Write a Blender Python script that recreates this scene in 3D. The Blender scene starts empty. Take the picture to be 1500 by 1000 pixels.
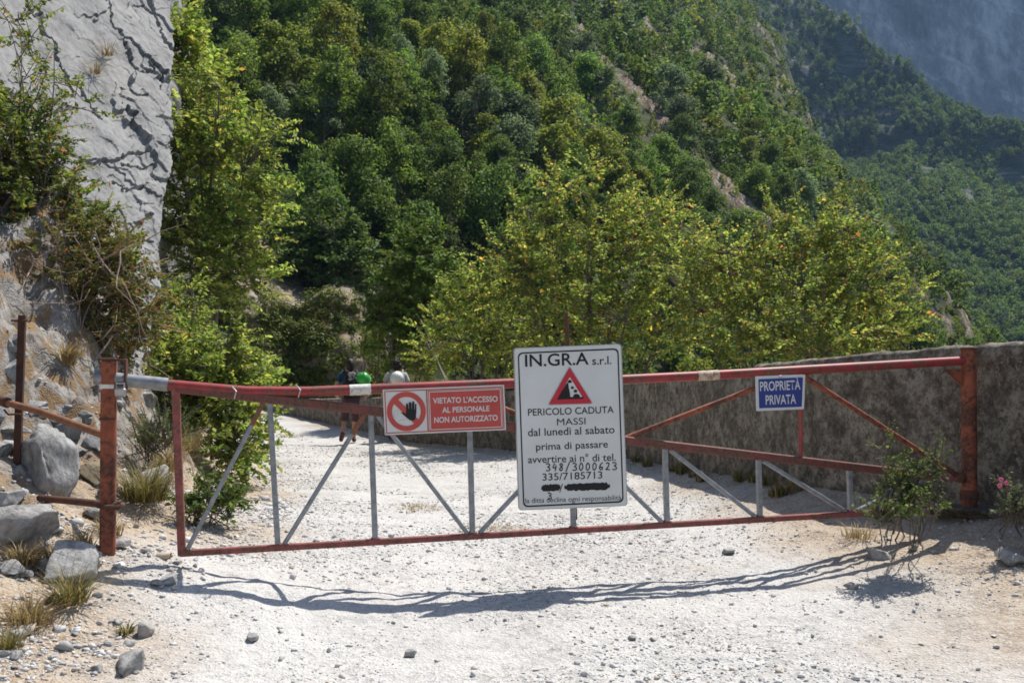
import bpy, math, random
import numpy as np
from mathutils import Vector

# ------------------------------------------------------------------ camera, world, sun
sc = bpy.context.scene
COL = sc.collection
PITCH = math.atan(30/1500)
CAMZ = 1.4
cam = bpy.data.objects.new('camera', bpy.data.cameras.new('camera'))
COL.objects.link(cam)
cam.location = (0, 0, CAMZ)
cam.rotation_euler = (math.pi/2 + PITCH, 0, 0)
cam.data.sensor_width = 36; cam.data.lens = 36
cam.data.clip_start = 0.05; cam.data.clip_end = 6000
sc.camera = cam

AZ, EL = math.radians(40), math.radians(61)
SUN = Vector((math.sin(AZ)*math.cos(EL), math.cos(AZ)*math.cos(EL), math.sin(EL)))
w = bpy.data.worlds.new('World'); sc.world = w; w.use_nodes = True
nt = w.node_tree
sky = nt.nodes.new('ShaderNodeTexSky'); sky.sky_type = 'NISHITA'
sky.sun_disc = False; sky.sun_elevation = EL; sky.sun_rotation = AZ
bg = nt.nodes['Background']; bg.inputs['Strength'].default_value = 0.10
nt.links.new(sky.outputs[0], bg.inputs['Color'])
sl = bpy.data.lights.new('sun', 'SUN'); sl.energy = 5.0; sl.angle = math.radians(0.5); sl.color = (1, .95, .875)
so = bpy.data.objects.new('sun', sl); COL.objects.link(so)
so.rotation_euler = SUN.to_track_quat('Z', 'Y').to_euler(); so.location = (20, 30, 60)
sc.view_settings.view_transform = 'Standard'; sc.view_settings.look = 'None'
sc.view_settings.exposure = 0.5; sc.view_settings.gamma = 1.0
sc.cycles.max_bounces = 6; sc.cycles.diffuse_bounces = 3; sc.cycles.transmission_bounces = 3
sc.cycles.glossy_bounces = 2; sc.cycles.volume_bounces = 0; sc.cycles.filter_width = 1.7

# ------------------------------------------------------------------ pixel -> world (all at real depths)
CP, SP = math.cos(PITCH), math.sin(PITCH)
def ray(px, py):
    a, b = (px-750)/1500, (500-py)/1500
    return np.array([a, CP - b*SP, SP + b*CP])
def U(px, py, Y):
    d = ray(px, py); return np.array([0, 0, CAMZ]) + d*(Y/d[1])
def proj(P):
    P = np.asarray(P, float); r = P - np.array([0, 0, CAMZ])
    z = r[..., 1]*CP + r[..., 2]*SP; v = -r[..., 1]*SP + r[..., 2]*CP
    return 750 + 1500*r[..., 0]/z, 500 - 1500*v/z, z
GA = np.array([-2.095, 5.3, 0]); GD = np.array([4.955, 1.1, 0]); GD /= np.linalg.norm(GD)
GN = np.array([GD[1], -GD[0], 0])            # gate normal, towards the viewer
def G(px, py, off=0.0):                      # onto the upright plane of the gate
    d = ray(px, py); o = np.array([0, 0, CAMZ])
    t = np.dot(GA + GN*off - o, GN)/np.dot(d, GN)
    return o + d*t

# ------------------------------------------------------------------ numpy noise
def _h(i, j, k, s):
    n = (i.astype(np.int64)*374761393 + j.astype(np.int64)*668265263 + k.astype(np.int64)*2147483647 + s*974634777) & 0xffffffff
    n = ((n ^ (n >> 13))*1274126177) & 0xffffffff
    n = ((n ^ (n >> 16))*2246822519) & 0xffffffff
    return ((n ^ (n >> 15)) & 0xffff)/32767.5 - 1
def vn(x, y, z=0.0, s=0):
    x, y, z = np.broadcast_arrays(np.asarray(x, float), np.asarray(y, float), np.asarray(z, float))
    i, j, k = np.floor(x), np.floor(y), np.floor(z)
    f, g, h = x-i, y-j, z-k
    f = f*f*(3-2*f); g = g*g*(3-2*g); h = h*h*(3-2*h)
    r = 0
    for a in (0, 1):
        for b in (0, 1):
            for c in (0, 1):
                r = r + _h(i+a, j+b, k+c, s)*(f if a else 1-f)*(g if b else 1-g)*(h if c else 1-h)
    return r
def fbm(x, y, z=0.0, o=4, s=0, gain=.5):
    r, a = 0, 1
    for q in range(o):
        r = r + a*vn(np.asarray(x)*2**q, np.asarray(y)*2**q, np.asarray(z)*2**q, s+q*17); a *= gain
    return r
def sstep(a, b, x):
    t = np.clip((x-a)/(b-a), 0, 1); return t*t*(3-2*t)

# ------------------------------------------------------------------ materials
class NT:
    def __init__(s, name):
        s.m = bpy.data.materials.new(name); s.m.use_nodes = True; s.t = s.m.node_tree
        s.b = s.t.nodes['Principled BSDF']; s.out = s.t.nodes['Material Output']
        s.b.inputs['Roughness'].default_value = .8; s.b.inputs['Specular IOR Level'].default_value = .3
    def n(s, ty, **kw):
        q = s.t.nodes.new(ty)
        for k, v in kw.items():
            if k in q.inputs: q.inputs[k].default_value = v
            else: setattr(q, k, v)
        return q
    def l(s, a, b): s.t.links.new(a, b)
    def obj(s):
        return s.n('ShaderNodeTexCoord').outputs['Object']
    def geo(s):
        return s.n('ShaderNodeNewGeometry').outputs['Position']
    def noise(s, vec, scale, detail=5, rough=.6, stretch=None, dist=0):
        if stretch:
            mp = s.n('ShaderNodeMapping'); mp.inputs['Scale'].default_value = stretch[:3]
            if len(stretch) > 3: mp.inputs['Rotation'].default_value = stretch[3]
            s.l(vec, mp.inputs['Vector']); vec = mp.outputs[0]
        q = s.n('ShaderNodeTexNoise'); q.inputs['Scale'].default_value = scale
        q.inputs['Detail'].default_value = detail; q.inputs['Roughness'].default_value = rough
        q.inputs['Distortion'].default_value = dist
        s.l(vec, q.inputs['Vector']); return q.outputs[0]
    def ramp(s, fac, stops, interp='LINEAR'):
        r = s.n('ShaderNodeValToRGB'); e = r.color_ramp.elements; r.color_ramp.interpolation = interp
        while len(e) < len(stops): e.new(.5)
        for i, (p, c) in enumerate(stops):
            e[i].position = p; e[i].color = (*c, 1) if len(c) == 3 else c
        s.l(fac, r.inputs[0]); return r.outputs[0]
    def mix(s, fac, a, b, mode='MIX'):
        q = s.n('ShaderNodeMix', data_type='RGBA', blend_type=mode)
        for sock, v in ((q.inputs[0], fac), (q.inputs[6], a), (q.inputs[7], b)):
            if isinstance(v, (int, float)): sock.default_value = v
            elif isinstance(v, tuple): sock.default_value = (*v, 1)
            else: s.l(v, sock)
        return q.outputs[2]
    def bump(s, h, strength=.4, dist=.02):
        q = s.n('ShaderNodeBump'); q.inputs['Strength'].default_value = strength; q.inputs['Distance'].default_value = dist
        s.l(h, q.inputs['Height']); s.l(q.outputs[0], s.b.inputs['Normal'])
    def col(s, c):
        if isinstance(c, tuple): s.b.inputs['Base Color'].default_value = (*c, 1)
        else: s.l(c, s.b.inputs['Base Color'])
        return s.m
def flat(name, c, rough=.6, metal=0.0, spec=.3, vary=.15, scale=12):
    t = NT(name); f = t.noise(t.obj(), scale, 5)
    lo = tuple(x*(1-vary) for x in c); hi = tuple(min(1, x*(1+vary)) for x in c)
    t.col(t.ramp(f, [(.3, lo), (.7, hi)]))
    t.b.inputs['Roughness'].default_value = rough; t.b.inputs['Metallic'].default_value = metal
    t.b.inputs['Specular IOR Level'].default_value = spec
    return t.m
def rusty(name, paint, rust, amount=.5, scale=9, rough=.5):
    t = NT(name); p = t.geo()
    f = t.noise(p, scale, 8, .7); f2 = t.noise(p, scale*7, 4, .6)
    g = t.mix(.35, f, f2)
    m = t.ramp(g, [(amount-.04, (0, 0, 0)), (amount+.05, (1, 1, 1))])
    pc = t.ramp(t.noise(p, scale*2.3, 5), [(.3, tuple(x*.7 for x in paint)), (.7, tuple(x*1.2 for x in paint))])
    rc = t.ramp(f2, [(.3, tuple(x*.55 for x in rust)), (.7, tuple(x*1.3 for x in rust))])
    t.col(t.mix(m, rc, pc)); t.b.inputs['Roughness'].default_value = rough
    t.bump(g, .25, .004); return t.m
def leafmat(name, stops, trans=.4, tcol=1.5, objvar=True, spec=.14, attr=False, rough=.6):
    """stops: leaf colours picked per leaf"""
    t = NT(name)
    g = t.n('ShaderNodeNewGeometry').outputs['Random Per Island']
    c = t.ramp(g, stops)
    if objvar:
        if attr:
            a = t.n('ShaderNodeAttribute'); a.attribute_name = 'tint'; r = a.outputs['Fac']
        else: r = t.n('ShaderNodeObjectInfo').outputs['Random']
        hv = t.n('ShaderNodeHueSaturation')
        mr = t.n('ShaderNodeMapRange'); mr.inputs[3].default_value = .470; mr.inputs[4].default_value = .503
        t.l(r, mr.inputs[0]); t.l(mr.outputs[0], hv.inputs['Hue'])
        m2 = t.n('ShaderNodeMath', operation='MULTIPLY'); m2.inputs[1].default_value = 7.31; t.l(r, m2.inputs[0])
        m3 = t.n('ShaderNodeMath', operation='FRACT'); t.l(m2.outputs[0], m3.inputs[0])
        mr2 = t.n('ShaderNodeMapRange'); mr2.inputs[3].default_value = .8; mr2.inputs[4].default_value = 1.75
        t.l(m3.outputs[0], mr2.inputs[0]); t.l(mr2.outputs[0], hv.inputs['Value'])
        t.l(c, hv.inputs['Color']); c = hv.outputs[0]
    t.col(c); t.b.inputs['Roughness'].default_value = rough; t.b.inputs['Specular IOR Level'].default_value = spec
    tr = t.n('ShaderNodeBsdfTranslucent')
    t.l(t.mix(1.0, c, (tcol*.97, tcol, tcol*.75), 'MULTIPLY'), tr.inputs['Color'])
    ms = t.n('ShaderNodeMixShader'); ms.inputs[0].default_value = trans
    t.l(t.b.outputs[0], ms.inputs[1]); t.l(tr.outputs[0], ms.inputs[2]); t.l(ms.outputs[0], t.out.inputs['Surface'])
    return t.m

# ------------------------------------------------------------------ object helpers
def link(name, me, parent=None, loc=None):
    o = bpy.data.objects.new(name, me); COL.objects.link(o)
    if parent is not None: o.parent = parent
    elif loc is not None: o.location = loc
    return o
def tag(o, label=None, cat=None, group=None, kind=None):
    if label: o['label'] = label
    if cat: o['category'] = cat
    if group: o['group'] = group
    if kind: o['kind'] = kind
    return o
def thing(name, loc, label, cat, group=None):
    o = bpy.data.objects.new(name, None); COL.objects.link(o); o.location = tuple(loc)
    o.empty_display_size = .1
    return tag(o, label, cat, group)
def base(o):
    return np.array(o.location) if o is not None else np.zeros(3)
def npmesh(name, V, F, mat, smooth=False):
    """V (n,3); F (m,k) uniform array"""
    V = np.asarray(V, np.float32); F = np.asarray(F, np.int32)
    me = bpy.data.meshes.new(name); k = F.shape[1]
    me.vertices.add(len(V)); me.vertices.foreach_set('co', V.ravel())
    me.loops.add(F.size); me.loops.foreach_set('vertex_index', F.ravel())
    me.polygons.add(len(F)); me.polygons.foreach_set('loop_start', np.arange(len(F), dtype=np.int32)*k)
    me.polygons.foreach_set('loop_total', np.full(len(F), k, np.int32))
    if smooth: me.polygons.foreach_set('use_smooth', np.ones(len(F), bool))
    me.update(calc_edges=True); me.validate()
    me.materials.append(mat); return me
def gridfaces(nr, nc, wrap=False):
    i = np.arange(nr-1)[:, None]; j = np.arange(nc if wrap else nc-1)[None, :]
    a = i*nc + j; b = i*nc + (j+1) % nc
    return np.stack([a, b, b+nc, a+nc], -1).reshape(-1, 4)
class MB:
    def __init__(s): s.v = []; s.f = []
    def add(s, V, F):
        n = len(s.v); s.v += [tuple(map(float, p)) for p in V]; s.f += [tuple(int(i)+n for i in q) for q in F]; return s
    def box(s, c, sx, sy, sz, X=(1, 0, 0), Z=(0, 0, 1), bev=0.0):
        X = np.array(X, float); X /= np.linalg.norm(X); Z = np.array(Z, float); Z -= X*np.dot(X, Z); Z /= np.linalg.norm(Z)
        Yv = np.cross(Z, X); c = np.array(c, float); h = np.array([sx, sy, sz])/2
        bev = min(bev, min(h)*.9); vs, key = [], {}
        for ax in range(3):
            for sg in (1, -1):
                for s1 in (1, -1):
                    for s2 in (1, -1):
                        p = np.zeros(3); o = [q for q in range(3) if q != ax]
                        p[ax] = sg*h[ax]; p[o[0]] = s1*(h[o[0]]-bev); p[o[1]] = s2*(h[o[1]]-bev)
                        key[(ax, sg, s1, s2)] = len(vs); vs.append(c + X*p[0] + Yv*p[1] + Z*p[2])
        fs = []
        def K(ax, sg): # sg: full sign triple
            o = [q for q in range(3) if q != ax]; return key[(ax, sg[ax], sg[o[0]], sg[o[1]])]
        for ax in range(3):
            for q in (1, -1):
                o = [a for a in range(3) if a != ax]; f = []
                for s1, s2 in ((1, 1), (-1, 1), (-1, -1), (1, -1)):
                    g = [0]*3; g[ax] = q; g[o[0]] = s1; g[o[1]] = s2; f.append(K(ax, g))
                fs.append(f)
        if bev > 0:
            for ax in range(3):
                o = [a for a in range(3) if a != ax]
                for s1 in (1, -1):
                    for s2 in (1, -1):
                        g1 = [0]*3; g1[o[0]] = s1; g1[o[1]] = s2; g2 = list(g1); g1[ax] = 1; g2[ax] = -1
                        fs.append([K(o[0], g1), K(o[0], g2), K(o[1], g2), K(o[1], g1)])
            for s0 in (1, -1):
                for s1 in (1, -1):
                    for s2 in (1, -1): fs.append([K(a, [s0, s1, s2]) for a in range(3)])
        return s.add(vs, fs)
    def bar(s, p, q, w, h, up=(0, 0, 1), bev=.004):
        p, q = np.array(p, float), np.array(q, float); d = q-p; L = np.linalg.norm(d)
        return s.box((p+q)/2, L, w, h, d, up, bev)
    def tube(s, pts, r, n=10, cap=True):
        pts = [np.array(p, float) for p in pts]; m = len(pts)
        rs = r if hasattr(r, '__len__') else [r]*m
        ref = np.array([0.31, .17, .93]); rings = []
        for i, p in enumerate(pts):
            d = pts[min(i+1, m-1)] - pts[max(i-1, 0)]; d = d/(np.linalg.norm(d)+1e-9)
            if abs(np.dot(d, ref)) > .95: ref = np.array([.9, .3, .1])
            a = np.cross(d, ref); a /= np.linalg.norm(a); b = np.cross(d, a)
            t = np.linspace(0, 2*math.pi, n, endpoint=False)
            rings.append(p + rs[i]*(np.cos(t)[:, None]*a + np.sin(t)[:, None]*b))
        F = [tuple(q) for q in gridfaces(m, n, True)]
        if cap: F += [tuple(range(n)), tuple((m-1)*n + k for k in range(n-1, -1, -1))]
        return s.add(np.concatenate(rings), F)
    def lathe(s, c, prof, n=16, axis=(0, 0, 1)):
        A = np.array(axis, float); A /= np.linalg.norm(A)
        ref = np.array([1, 0, 0]) if abs(A[0]) < .9 else np.array([0, 1, 0])
        a = np.cross(A, ref); a /= np.linalg.norm(a); b = np.cross(A, a)
        t = np.linspace(0, 2*math.pi, n, endpoint=False); R = []
        for r, z in prof: R.append(np.array(c) + A*z + r*(np.cos(t)[:, None]*a + np.sin(t)[:, None]*b))
        F = [tuple(q) for q in gridfaces(len(prof), n, True)] + [tuple(range(n)), tuple((len(prof)-1)*n + k for k in range(n))]
        return s.add(np.concatenate(R), F)
    def build(s, name, mat, parent=None, smooth=False, loc=None):
        o0 = base(parent) if parent is not None else (np.array(loc, float) if loc is not None else np.zeros(3))
        g = parent
        if parent is not None and parent.parent is not None: o0 = o0 + base(parent.parent)
        me = bpy.data.meshes.new(name)
        me.from_pydata([tuple(np.array(p)-o0) for p in s.v], [], s.f); me.materials.append(mat)
        if smooth:
            me.polygons.foreach_set('use_smooth', np.ones(len(me.polygons), bool))
            try: me.set_sharp_from_angle(angle=math.radians(38))
            except Exception: pass
        me.update()
        return link(name, me, parent, loc)

# icosphere template
def ico(sub=1):
    t = (1+5**.5)/2
    v = [(-1, t, 0), (1, t, 0), (-1, -t, 0), (1, -t, 0), (0, -1, t), (0, 1, t), (0, -1, -t), (0, 1, -t), (t, 0, -1), (t, 0, 1), (-t, 0, -1), (-t, 0, 1)]
    f = [(0, 11, 5), (0, 5, 1), (0, 1, 7), (0, 7, 10), (0, 10, 11), (1, 5, 9), (5, 11, 4), (11, 10, 2), (10, 7, 6), (7, 1, 8), (3, 9, 4), (3, 4, 2), (3, 2, 6), (3, 6, 8), (3, 8, 9), (4, 9, 5), (2, 4, 11), (6, 2, 10), (8, 6, 7), (9, 8, 1)]
    v = [np.array(p)/np.linalg.norm(p) for p in v]
    for _ in range(sub):
        c, nf = {}, []
        def mid(a, b):
            k = (min(a, b), max(a, b))
            if k not in c:
                m = v[a]+v[b]; v.append(m/np.linalg.norm(m)); c[k] = len(v)-1
            return c[k]
        for a, b, d in f:
            x, y, z = mid(a, b), mid(b, d), mid(d, a); nf += [(a, x, z), (b, y, x), (d, z, y), (x, y, z)]
        f = nf
    return np.array(v), np.array(f)
ICO0, ICO1, ICO2, ICO3 = ico(0), ico(1), ico(2), ico(3)
def rockverts(rs, sub=2, cuts=9, rough=.035, box=None):
    V, F = (ICO1, ICO1, ICO2, ICO3)[sub]; V = np.sign(V)*np.abs(V)**.7
    q, _ = np.linalg.qr(rs.normal(size=(3, 3))); V = V@np.diag([1, rs.uniform(.7, 1), rs.uniform(.75, 1)])@q if box is None else V*box
    for _ in range(cuts):                                   # chip flat facets off a ball
        n = rs.normal(size=3); n /= np.linalg.norm(n); d = rs.uniform(.36, .72)
        e = V@n - d; V = V - np.clip(e, 0, None)[:, None]*n
    V = V*(1 + rough*fbm(V[:, 0]*2.2+rs.uniform(0, 50), V[:, 1]*2.2, V[:, 2]*2.2, 3)[:, None])
    return V, F

# ================================================================== THE SETTING
YL = [-4, 0, 3, 5.4, 7.2, 9, 13, 17, 21.8, 30, 38, 50]
XL = [-2.3, -2.3, -2.2, -2.05, -2.05, -2.4, -3.4, -4.6, -6.8, -12, -17, -25]
WY = [3.8, 6.25, 7.8, 10.2, 13.6, 17.2, 21, 25.5, 30, 36, 44]
WX = [4.3, 3.1, 2.35, 2.02, 1.55, -.2, -2.1, -4, -6, -9, -14]
def xl(Y): return np.interp(Y, YL, XL)
def xr(Y): return np.interp(Y, WY, WX)
def H(X, Y, fine=True):
    X = np.asarray(X, float); Y = np.asarray(Y, float)
    zc = np.interp(Y, [-4, 0, 4, 5.3, 7, 9, 13, 21, 30, 45], [-.25, -.12, .05, .12, .15, .09, -.02, -.3, -.28, -.1])
    zr = np.interp(Y, [-4, 3, 5.8, 7.8, 10, 13.6, 21, 30, 45], [.3, .36, .5, .44, .3, .12, -.24, -.27, -.1])
    zl = np.interp(Y, [-4, 3, 4.5, 5.3, 7.2, 9, 13, 21, 30, 45], [.1, .2, .28, .42, .34, .22, .04, -.28, -.25, -.1])
    a, b = xl(Y), xr(Y); xc = np.where(Y < 10, .3, (a+b)/2)
    xc = np.interp(Y, [8, 14], [0, 1])*(a+b)/2 + (1-np.interp(Y, [8, 14], [0, 1]))*.3
    s = np.where(X < xc, (xc-X)/(xc-a), (X-xc)/(b-xc)); sc_ = np.clip(s, 0, 1)
    z = zc + np.where(X < xc, zl-zc, zr-zc)*sc_**2.3
    d = np.clip(a-X, 0, None)
    k = np.interp(Y, [4, 5, 6, 8, 10, 14, 20, 30, 60], [.1, .14, .3, .62, .9, .7, .5, .4, .3])
    rise = np.minimum(.2*d + k*d*d, .1 + 1.35*d); rise = np.minimum(rise, 1.75+.25*d)
    rise = rise*(1 + .22*fbm(X*1.3, Y*1.3, 0, 3, 5)*sstep(.1, .8, d))
    z = z + rise
    e = np.clip(X-(b+.36), 0, None); z = z - .2*sstep(0, .4, e) - .85*e
    if fine:
        bankm = sstep(.0, .7, d)
        z = z + .012*fbm(X*1.1, Y*1.1, 0, 3, 1) + .008*fbm(X*5, Y*5, 0, 3, 2) + .006*vn(X*23, Y*23, 0, 3)
        z = z + bankm*(.14*fbm(X*2.2, Y*2.2, z*2, 4, 8) + .10*np.abs(vn(X*5, Y*5, z*4, 9)) + .05*np.abs(vn(X*13, Y*13, z*9, 10)))
        # two shallow wheel ruts
        t = s*np.where(X < xc, -1, 1)
        z = z - .012*np.exp(-((t+.4)/.16)**2) - .012*np.exp(-((t-.4)/.16)**2)
    return z
def ground_at(px, py, lift=0.0):
    d = ray(px, py); t = np.linspace(2.5, 60, 4000); P = np.array([0, 0, CAMZ]) + t[:, None]*d
    h = H(P[:, 0], P[:, 1]); k = np.argmax(P[:, 2] < h+lift)
    return np.array([P[k, 0], P[k, 1], H(P[k, 0], P[k, 1])])

def ground_mat(name):
    t = NT(name); p = t.geo()
    at = t.n('ShaderNodeAttribute'); at.attribute_name = 'soil'; soil = at.outputs['Fac']
    v = t.n('ShaderNodeTexVoronoi'); v.inputs['Scale'].default_value = 34; t.l(p, v.inputs['Vector'])
    v2 = t.n('ShaderNodeTexVoronoi'); v2.inputs['Scale'].default_value = 95; t.l(p, v2.inputs['Vector'])
    sv = t.n('ShaderNodeSeparateColor'); t.l(v.outputs['Color'], sv.inputs[0])
    sv2 = t.n('ShaderNodeSeparateColor'); t.l(v2.outputs['Color'], sv2.inputs[0])
    big = t.noise(p, .9, 6, .65); med = t.noise(p, 6, 5, .65)
    c1 = t.ramp(sv.outputs[0], [(0, (.17, .17, .17)), (.22, (.40, .40, .395)), (.5, (.60, .595, .585)), (.9, (.70, .695, .685)), (1, (.52, .45, .37))])
    c2 = t.ramp(sv2.outputs[0], [(0, (.20, .20, .20)), (.28, (.46, .455, .45)), (.8, (.67, .665, .655)), (1, (.6, .54, .46))])
    g = t.mix(t.ramp(med, [(.4, (0, 0, 0)), (.6, (1, 1, 1))]), c1, c2)
    g = t.mix(t.ramp(big, [(.42, (.75, .75, .75)), (.56, (0, 0, 0))]), g, (.68, .675, .665), 'MIX')
    g = t.mix(.4, g, c2)
    pat = t.noise(p, 2.0, 6, .7); g = t.mix(t.ramp(pat, [(.5, (0, 0, 0)), (.6, (.7, .7, .7))]), g, t.mix(.5, c1, (.40, .39, .375)))
    s1 = t.ramp(med, [(.36, (.24, .17, .105)), (.5, (.39, .295, .20)), (.64, (.48, .40, .30))])
    s1 = t.mix(t.ramp(sv2.outputs[1], [(.6, (0, 0, 0)), (.9, (1, 1, 1))]), s1, (.5, .46, .4))
    tan = t.noise(p, 2.3, 5, .6)
    g = t.mix(t.ramp(tan, [(.62, (0, 0, 0)), (.74, (.45, .45, .45))]), g, (.45, .34, .2))
    bk = t.n('ShaderNodeAttribute'); bk.attribute_name = 'bank'
    ra = t.noise(p, 3.2, 9, .7); rb = t.noise(p, 11, 6, .7)
    rc = t.ramp(t.mix(.45, ra, rb), [(.40, (.10, .085, .07)), (.46, (.24, .22, .20)), (.54, (.38, .37, .36)), (.62, (.47, .45, .43))])
    rc = t.mix(t.ramp(t.noise(p, 4.1, 5, .65), [(.50, (0, 0, 0)), (.56, (1, 1, 1))]), rc, t.mix(rb, (.16, .10, .05), (.40, .28, .16)))
    tk = t.n('ShaderNodeAttribute'); tk.attribute_name = 'track'
    g = t.mix(t.mix(.5, tk.outputs['Fac'], t.mix(1.0, tk.outputs['Fac'], t.ramp(med, [(.4, (0, 0, 0)), (.6, (1, 1, 1))]), 'MULTIPLY')), g, (.66, .655, .645))
    g = t.mix(1.0, g, (.80, .79, .77), 'MULTIPLY'); s1 = t.mix(1.0, s1, (.84, .82, .80), 'MULTIPLY'); rc = t.mix(1.0, rc, (.72, .70, .67), 'MULTIPLY')
    t.col(t.mix(bk.outputs['Fac'], t.mix(soil, g, s1), rc)); t.b.inputs['Roughness'].default_value = .95
    h = t.mix(.5, v.outputs['Distance'], v2.outputs['Distance']); t.bump(h, .8, .014)
    return t.m
M_GROUND = ground_mat('soil and gravel'); M_ROAD = ground_mat('white gravel')
xs = np.concatenate([np.linspace(-16, -4.4, 50)[:-1], np.linspace(-4.4, 4.4, 390), np.linspace(4.4, 22, 45)[1:]])
ys = [-3, -2, -1, 0, 1, 2, 2.6, 3.0]
while ys[-1] < 60: ys.append(ys[-1] + .02*max(1, (ys[-1]/4.2)**1.5))
ys = np.array(ys); GX, GY = np.meshgrid(xs, ys); GZ = H(GX, GY)
GV = np.stack([GX, GY, GZ], -1).reshape(-1, 3); GF = gridfaces(len(ys), len(xs))
en = .38*fbm(GV[:, 0]*.9, GV[:, 1]*.9, 0, 4, 31)
off = np.interp(GV[:, 1], [3, 5, 7, 9, 14], [.7, .3, .25, .2, .1])
offr = np.interp(GV[:, 1], [3, 5, 6.5, 8, 14], [2.0, 1.5, 1.0, .45, .28])
soilL = sstep(.5, -.35, GV[:, 0]-xl(GV[:, 1])-off+en); soilR = sstep(-.6, .45, GV[:, 0]-xr(GV[:, 1])+offr+en)
soil = np.clip(np.maximum(soilL, .85*soilR), 0, 1)
def trackf(X, Y):
    a, b = xl(Y), xr(Y); c = np.interp(Y, [8, 14], [0, 1]); c = c*(a+b)/2 + (1-c)*.3
    t = np.where(X < c, -(c-X)/(c-a), (X-c)/(b-c)); n = .12*vn(X*.8, Y*.5, 0, 33)
    return np.clip(np.exp(-((t+.42+n)/.17)**2) + np.exp(-((t-.40+n)/.17)**2), 0, 1)*.5
trackv = trackf(GV[:, 0], GV[:, 1])
bankr = sstep(.35, .9, xl(GV[:, 1])-GV[:, 0]+.3*en) * sstep(5.0, 6.2, GV[:, 1])
fc = GV[GF].mean(1); fs = soil[GF].mean(1); isroad = (fs < .5) & (fc[:, 1] < 48)
def submesh(name, sel, mat, kind):
    F = GF[sel]; u, inv = np.unique(F, return_inverse=True)
    me = npmesh(name, GV[u], inv.reshape(F.shape), mat, True)
    a = me.attributes.new('soil', 'FLOAT', 'POINT'); a.data.foreach_set('value', soil[u].astype(np.float32))
    a = me.attributes.new('track', 'FLOAT', 'POINT'); a.data.foreach_set('value', trackv[u].astype(np.float32))
    a = me.attributes.new('bank', 'FLOAT', 'POINT'); a.data.foreach_set('value', bankr[u].astype(np.float32))
    return tag(link(name, me), kind=kind)
submesh('road', isroad, M_ROAD, 'structure')
submesh('ground', ~isroad, M_GROUND, 'structure')

# ---------------------------------------------------------------- concrete parapet wall along the drop
def wall_mat():
    t = NT('weathered concrete'); p = t.geo()
    a = t.noise(p, 7, 9, .78); b = t.noise(p, 24, 6, .75); s = t.noise(p, 2.2, 7, .7)
    c = t.ramp(a, [(.40, (.065, .054, .042)), (.5, (.145, .125, .10)), (.58, (.27, .245, .205))])
    c = t.mix(t.ramp(b, [(.53, (0, 0, 0)), (.62, (.7, .7, .7))]), c, (.30, .275, .23))
    c = t.mix(t.ramp(t.noise(p, 45, 4, .7), [(.36, (.75, .75, .75)), (.46, (0, 0, 0))]), c, (.04, .033, .026))
    c = t.mix(t.ramp(s, [(.5, (0, 0, 0)), (.62, (.65, .65, .65))]), c, (.06, .048, .036))
    c = t.mix(1.0, c, (1.12, 1.10, 1.06), 'MULTIPLY')
    t.col(c); t.b.inputs['Roughness'].default_value = .95; t.bump(t.mix(.5, a, b), .9, .035); return t.m
M_WALL = wall_mat()
wy = [4.0]
while wy[-1] < 40: wy.append(wy[-1] + .035*max(1, wy[-1]/6))
wy = np.array(wy); wx = xr(wy); k = np.ones(9)/9
wxs = np.convolve(np.pad(wx, 4, 'edge'), k, 'valid')
top = np.interp(wy, [3.8, 6.5, 7.8, 13.6, 21, 30, 36], [1.54, 1.49, 1.42, 1.13, .70, .33, .15])
top = top + .006*vn(wy*1.5, 0*wy, 0, 41) + .006*fbm(wy*14, 0*wy, 0, 3, 42) - .02*np.clip(vn(wy*5, 0*wy, 0, 43)-.45, 0, 1) - .03*sstep(9.2, 9.25, wy)
tn = np.stack([np.gradient(wxs), np.gradient(wy)], -1); tn /= np.linalg.norm(tn, axis=1)[:, None]
nrm = np.stack([tn[:, 1], -tn[:, 0]], -1)              # to the right, away from the road
prof = [(0, f) for f in np.linspace(0, 1, 34)] + [(.03, 1.012), (.1, 1.015), (.2, 1.012), (.3, 1.01), (.34, .99)] + [(.36, f) for f in np.linspace(.9, 0, 6)]
bot = H(wxs, wy, False) - .5
R = []
for (o_, f) in prof:
    z = bot + (top-bot)*f
    X = wxs + nrm[:, 0]*o_; Y = wy + nrm[:, 1]*o_
    dsp = .009*fbm(Y*3, z*3, 0*Y, 4, 61) + .006*vn(Y*22, z*22, 0, 62) - .03*np.clip(vn(Y*6, z*6, 0, 63)-.62, 0, 1)
    sg = -1 if o_ < .2 else 1
    if f > 1: z = z + .010*fbm(Y*9, X*9, 0, 3, 64); sg = 0
    R.append(np.stack([X + nrm[:, 0]*dsp*sg, Y + nrm[:, 1]*dsp*sg, z], -1))
R = np.array(R); wloc = np.array([2.0, 10.0, .2])
me = npmesh('concrete_wall', R.reshape(-1, 3)-wloc, gridfaces(len(prof), len(wy))[:, ::-1], M_WALL, True)
tag(link('concrete_wall', me, None, wloc), 'long rough dark concrete parapet wall along the outer edge of the gravel road', 'wall')

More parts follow.
